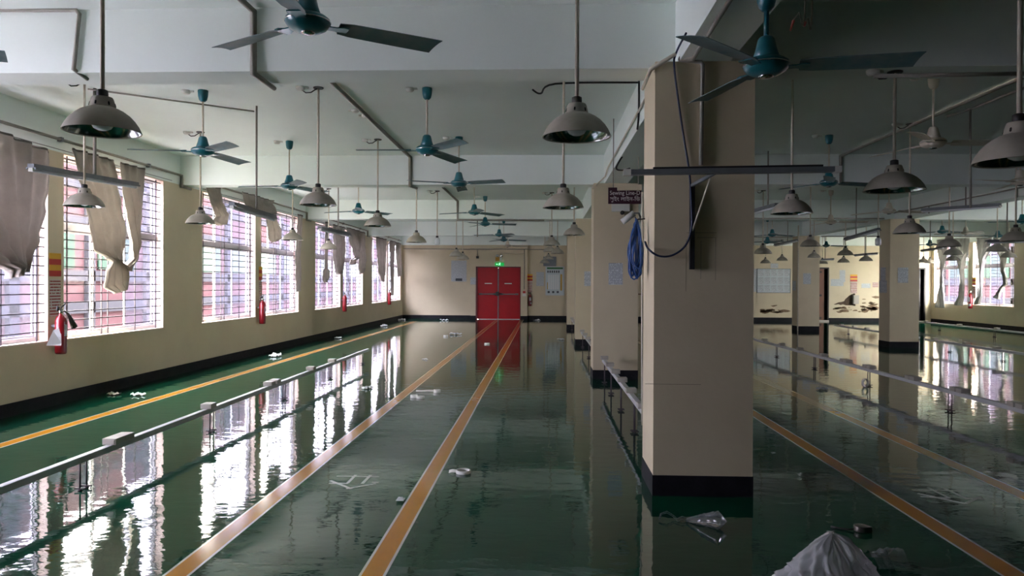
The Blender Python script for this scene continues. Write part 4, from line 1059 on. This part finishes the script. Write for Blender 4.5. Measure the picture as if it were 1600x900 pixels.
tape_roll(683, 613, .045, .035, 'tape roll with strip trailing from it, right of the three beside the stripe', tail=[(-.05, 0, .01), (-.12, -.01, .012), (-.2, -.02, .008), (-.27, -.02, .01)])
tape_roll(1352, 605, .06, .03, 'white tape roll standing upright under the right hall rail', upright=True, rz=.5)
tape_roll(761, 538, .06, .03, 'pale tape roll far off between the two stripes')
tape_roll(696.5, 526, .06, .04, 'small pale roll far off left of the stripes')
def strips(segs, label, w=.018):
    c = at(*segs[0][0], Z=0); t = thing('tape_marking', label, 'tape marking', c, 0, 'masking tape marks on the floor')
    for i, (a, b) in enumerate(segs):
        A, B = at(*a, Z=0)-c, at(*b, Z=0)-c; d = (B-A).normalized(); n = Vector((-d.y, d.x, 0))*w/2; z = .0006+.0004*i
        obj('tape_strip', MB().prism([((A-n).x, (A-n).y), ((B-n).x, (B-n).y), ((B+n).x, (B+n).y), ((A+n).x, (A+n).y)], .0003, z), 'tape', t)
strips([((526, 744), (593, 745)), ((556, 742), (543, 755)), ((544, 755.5), (514, 755)), ((516, 751), (549, 764)), ((541, 764), (587, 756)), ((579, 743), (566, 756)), ((581, 754), (592, 754))], 'white masking tape marks on the floor left of the right-hand central stripe', .022)
strips([((1425, 765.5), (1508, 767)), ((1450, 762), (1483, 778)), ((1484, 778.5), (1438, 776)), ((1434, 771), (1508, 787)), ((1473, 762), (1512, 780)), ((1509, 787), (1533, 776)), ((1510, 779), (1537, 780))], 'white masking tape marks on the floor of the right hall between the stripes', .022)
# scraps
def scrap(px, py, s, label, seed, m='paperwhite', name='paper_scrap'):
    p = at(px, py, Z=0); rn = random.Random(seed); N_ = 8
    rows = [[Vector(((i/N_-.5)*s, (j/N_-.5)*s*.6, .004+s*.22*abs(noise.noise(Vector((i*.5, j*.5, seed)))) + s*.1*math.sin(i*.9+seed)**2)) for i in range(N_+1)] for j in range(N_+1)]
    o = obj(name, MB().grid(rows), m); o.location = p; o.rotation_euler = (0, 0, rn.uniform(0, 3)); return tag(o, label, 'scrap', 'scraps of paper on the floor')
scrap(216, 618, .17, 'crumpled white scrap by the left wall under the second window', 1)
scrap(178, 617, .15, 'flat beige card by the left wall under the second window', 2, 'socket')
for i, (px, py, s, lab) in enumerate(((430, 557, .3, 'long pale scrap near the left stripe under the fourth window'), (528, 529, .2, 'pale scrap by the left wall under the fifth window'), (600, 510, .3, 'pale scrap by the left wall near the far corner'), (628, 500, .25, 'white scrap in the far left corner'), (694, 501, .3, 'pale scrap along the far wall baseboard'),
        (712, 523, .3, 'flat white scrap before the pale far wall'), (575, 607, .16, 'small scrap between rail and left stripe'), (626, 783, .08, 'tiny white scrap left of the right central stripe'), (839, 501, .25, 'white litter at the foot of the recess wall'), (876, 531, .2, 'white scrap before the fourth column'),
        (1284, 609, .14, 'pale scrap under the right hall rail'), (1208, 709, .04, 'tiny white scrap right of the near column'), (664, 562, .1, 'small scrap left of the central stripes, halfway down the hall'))):
    scrap(px, py, s, lab, 10+i)
# tape measure
p = at(1345, 830, Z=0)
t = thing('tape_measure', 'steel tape measure with black wrist strap on the floor', 'tape measure', p, .3)
obj('case', MB().lathe([(0, 0), (.036, 0), (.04, .004), (.04, .03), (.036, .034), (0, .034)], 24).box(0, .044, -.04, -.005, .001, .033), 'tapemetal', t, .003)
obj('front_plate', MB().box(.0442, .046, -.036, .002, .003, .03), 'cap', t)
obj('strap', MB().tube([(-.038, .01, .012), (-.07, .03, .006), (-.1, .07, .005), (-.125, .095, .005)], [.005, .006, .005, .009], 8), 'cap', t)
# clear plastic wrapper before the near column
pa, pb = at(1072, 815, Z=0), at(1122, 826, Z=0)
rows = []
for i in range(15):
    u = i/14; c = pa.lerp(pb, u)+Vector((0, 0, 0)); r = .012+.05*u**.9
    rows.append([c+Vector((.0, 0, r*.8))+Vector((r*.25*math.cos(a), r*1.1*math.cos(a), r*.8*math.sin(a)))*(1+.25*noise.noise(Vector((i*.7, j*1.1, 3)))) for j in range(17) for a in [2*PI*j/16]])
c = pb+Vector((.03, 0, .04)); rows.append([c+(v-c)*.6+Vector((.012, 0, 0)) for v in rows[-1]]); rows.append([c+Vector((.02, 0, 0)) for v in rows[-1]])
w_ = single('plastic_wrapper', MB().grid(rows), 'film', 'clear cone-shaped plastic wrapper on the floor before the near column', 'plastic wrapper')
tl = [at(1030, 812, Z=.01), at(1033, 803, Z=.03), at(1042, 800, Z=.04), at(1052, 806, Z=.02), at(1058, 813, Z=.008), at(1066, 809, Z=.02), at(1075, 812, Z=.012)]
obj('twisted_tail', MB().tube(tl, [.004, .006, .007, .006, .008, .01, .012], 6), 'film', w_)
# milky bag in the foreground
p = at(1300, 905, Y=3.25); base = Vector((p.x, 3.25, 0)); rows = []
NB = 96
HGT = at(1300, 840, Y=3.25).z
def ridge(v): return .5-abs(noise.noise(v))
def crease(v): return (1-min(1, abs(noise.noise(v))*3.2))**2
for i in range(45):
    u = i/44
    rr = []
    for j in range(NB+1):
        a = 2*PI*(j % NB)/NB; ca, sa = math.cos(a), math.sin(a)
        ext_ = .40 if ca > 0 else .32
        rad = ext_*abs(ca)+.26*(1-abs(ca))
        prof = (1-u)**.62*(1-.30*math.sin(u*PI)*(1 if ca > 0 else .15)) + .012
        q = Vector((ca*1.6, sa*1.6, u*1.5+5))
        n_ = .34*ridge(q*1.3) + .30*ridge(q*2.7+Vector((3, 1, 0))) + .20*ridge(Vector((ca*6, sa*6, u*4))) + .08*ridge(Vector((ca*14, sa*14, u*9))) - .36
        k = rad*(prof + n_*math.sin(min(1, u*1.3+.25)*PI*.75)*.9*(1-u*.55))
        k += (.026*crease(q*1.7+Vector((7, 0, 2))) + .016*crease(Vector((ca*3.4, sa*3.4, u*2.2+1))) - .012)*min(1, (1-u)*3)
        z = HGT*u*(1+.10*ridge(Vector((ca*3, sa*3, u*2+9)))) - .015*math.sin(a*3)*u
        rr.append(base+Vector((k*ca, k*sa, max(.002, z))))
    rows.append(rr)
bag = single('plastic_bag', MB().grid(rows, True), 'bag', 'crumpled milky white plastic bag standing in the right foreground', 'plastic bag')
ear = MB()
for s_, px in ((0, (1296, 834)), (1, (1309, 834))):
    tip = at(*px, Y=3.25); b0 = at(1288+22*s_, 850, Y=3.22); b1 = at(1304+14*s_, 856, Y=3.28)
    ear.grid([[b0, (b0+b1)/2+Vector((0, -.02, 0)), b1], [b0.lerp(tip, .6), ((b0+b1)/2).lerp(tip, .6)+Vector((0, -.01, 0)), b1.lerp(tip, .6)], [tip-Vector((.006, 0, 0)), tip+Vector((0, -.004, 0)), tip+Vector((.006, 0, 0))]])
obj('bag_ear', ear, 'bag', bag)
# clear film beside the bag
q0, q1 = at(1376, 893, Z=0), at(1424, 893, Z=0); rows = []
for i in range(13):
    u = i/12; rows.append([q0.lerp(q1, v/12)+Vector((0, .22*u, .012+.05*math.sin(u*PI)*(.6+.8*noise.noise(Vector((u*4, v*.5, 7))))+.03*(v/12)*math.sin(u*PI))) for v in range(13)])
single('plastic_film', MB().grid(rows), 'film', 'clear plastic film lying beside the milky bag', 'plastic film')

# ------------------------------------------------------------------ daylight
w = bpy.data.worlds.new('overcast sky'); sc.world = w; w.use_nodes = True
nt = w.node_tree; bg = nt.nodes['Background']
bg.inputs[0].default_value = (1.0, .96, .87, 1); bg.inputs[1].default_value = 18.0
for xx, sgn, ww in ((XL-.24, 1, WINL), (XR+.24, -1, WINR)):
    for a, b in ww:
        ld = bpy.data.lights.new('window_portal', 'AREA'); ld.shape = 'RECTANGLE'; ld.size = WTOP-SILL; ld.size_y = b-a
        ld.cycles.is_portal = True
        lo = bpy.data.objects.new('window_portal', ld); col.objects.link(lo); lo.location = (xx, (a+b)/2, (WTOP+SILL)/2); lo.rotation_euler = (0, -sgn*PI/2, 0)
sc.view_settings.view_transform = 'Standard'; sc.view_settings.look = 'None'; sc.view_settings.gamma = 1
sc.view_settings.exposure = 1.7; sc.view_settings.use_curve_mapping = False
cy = sc.cycles
cy.use_denoising = True; cy.max_bounces = 14; cy.diffuse_bounces = 8; cy.glossy_bounces = 5; cy.transmission_bounces = 8; cy.transparent_max_bounces = 12
cy.sample_clamp_indirect = 12; cy.caustics_reflective = True; cy.blur_glossy = .6; cy.caustics_refractive = False
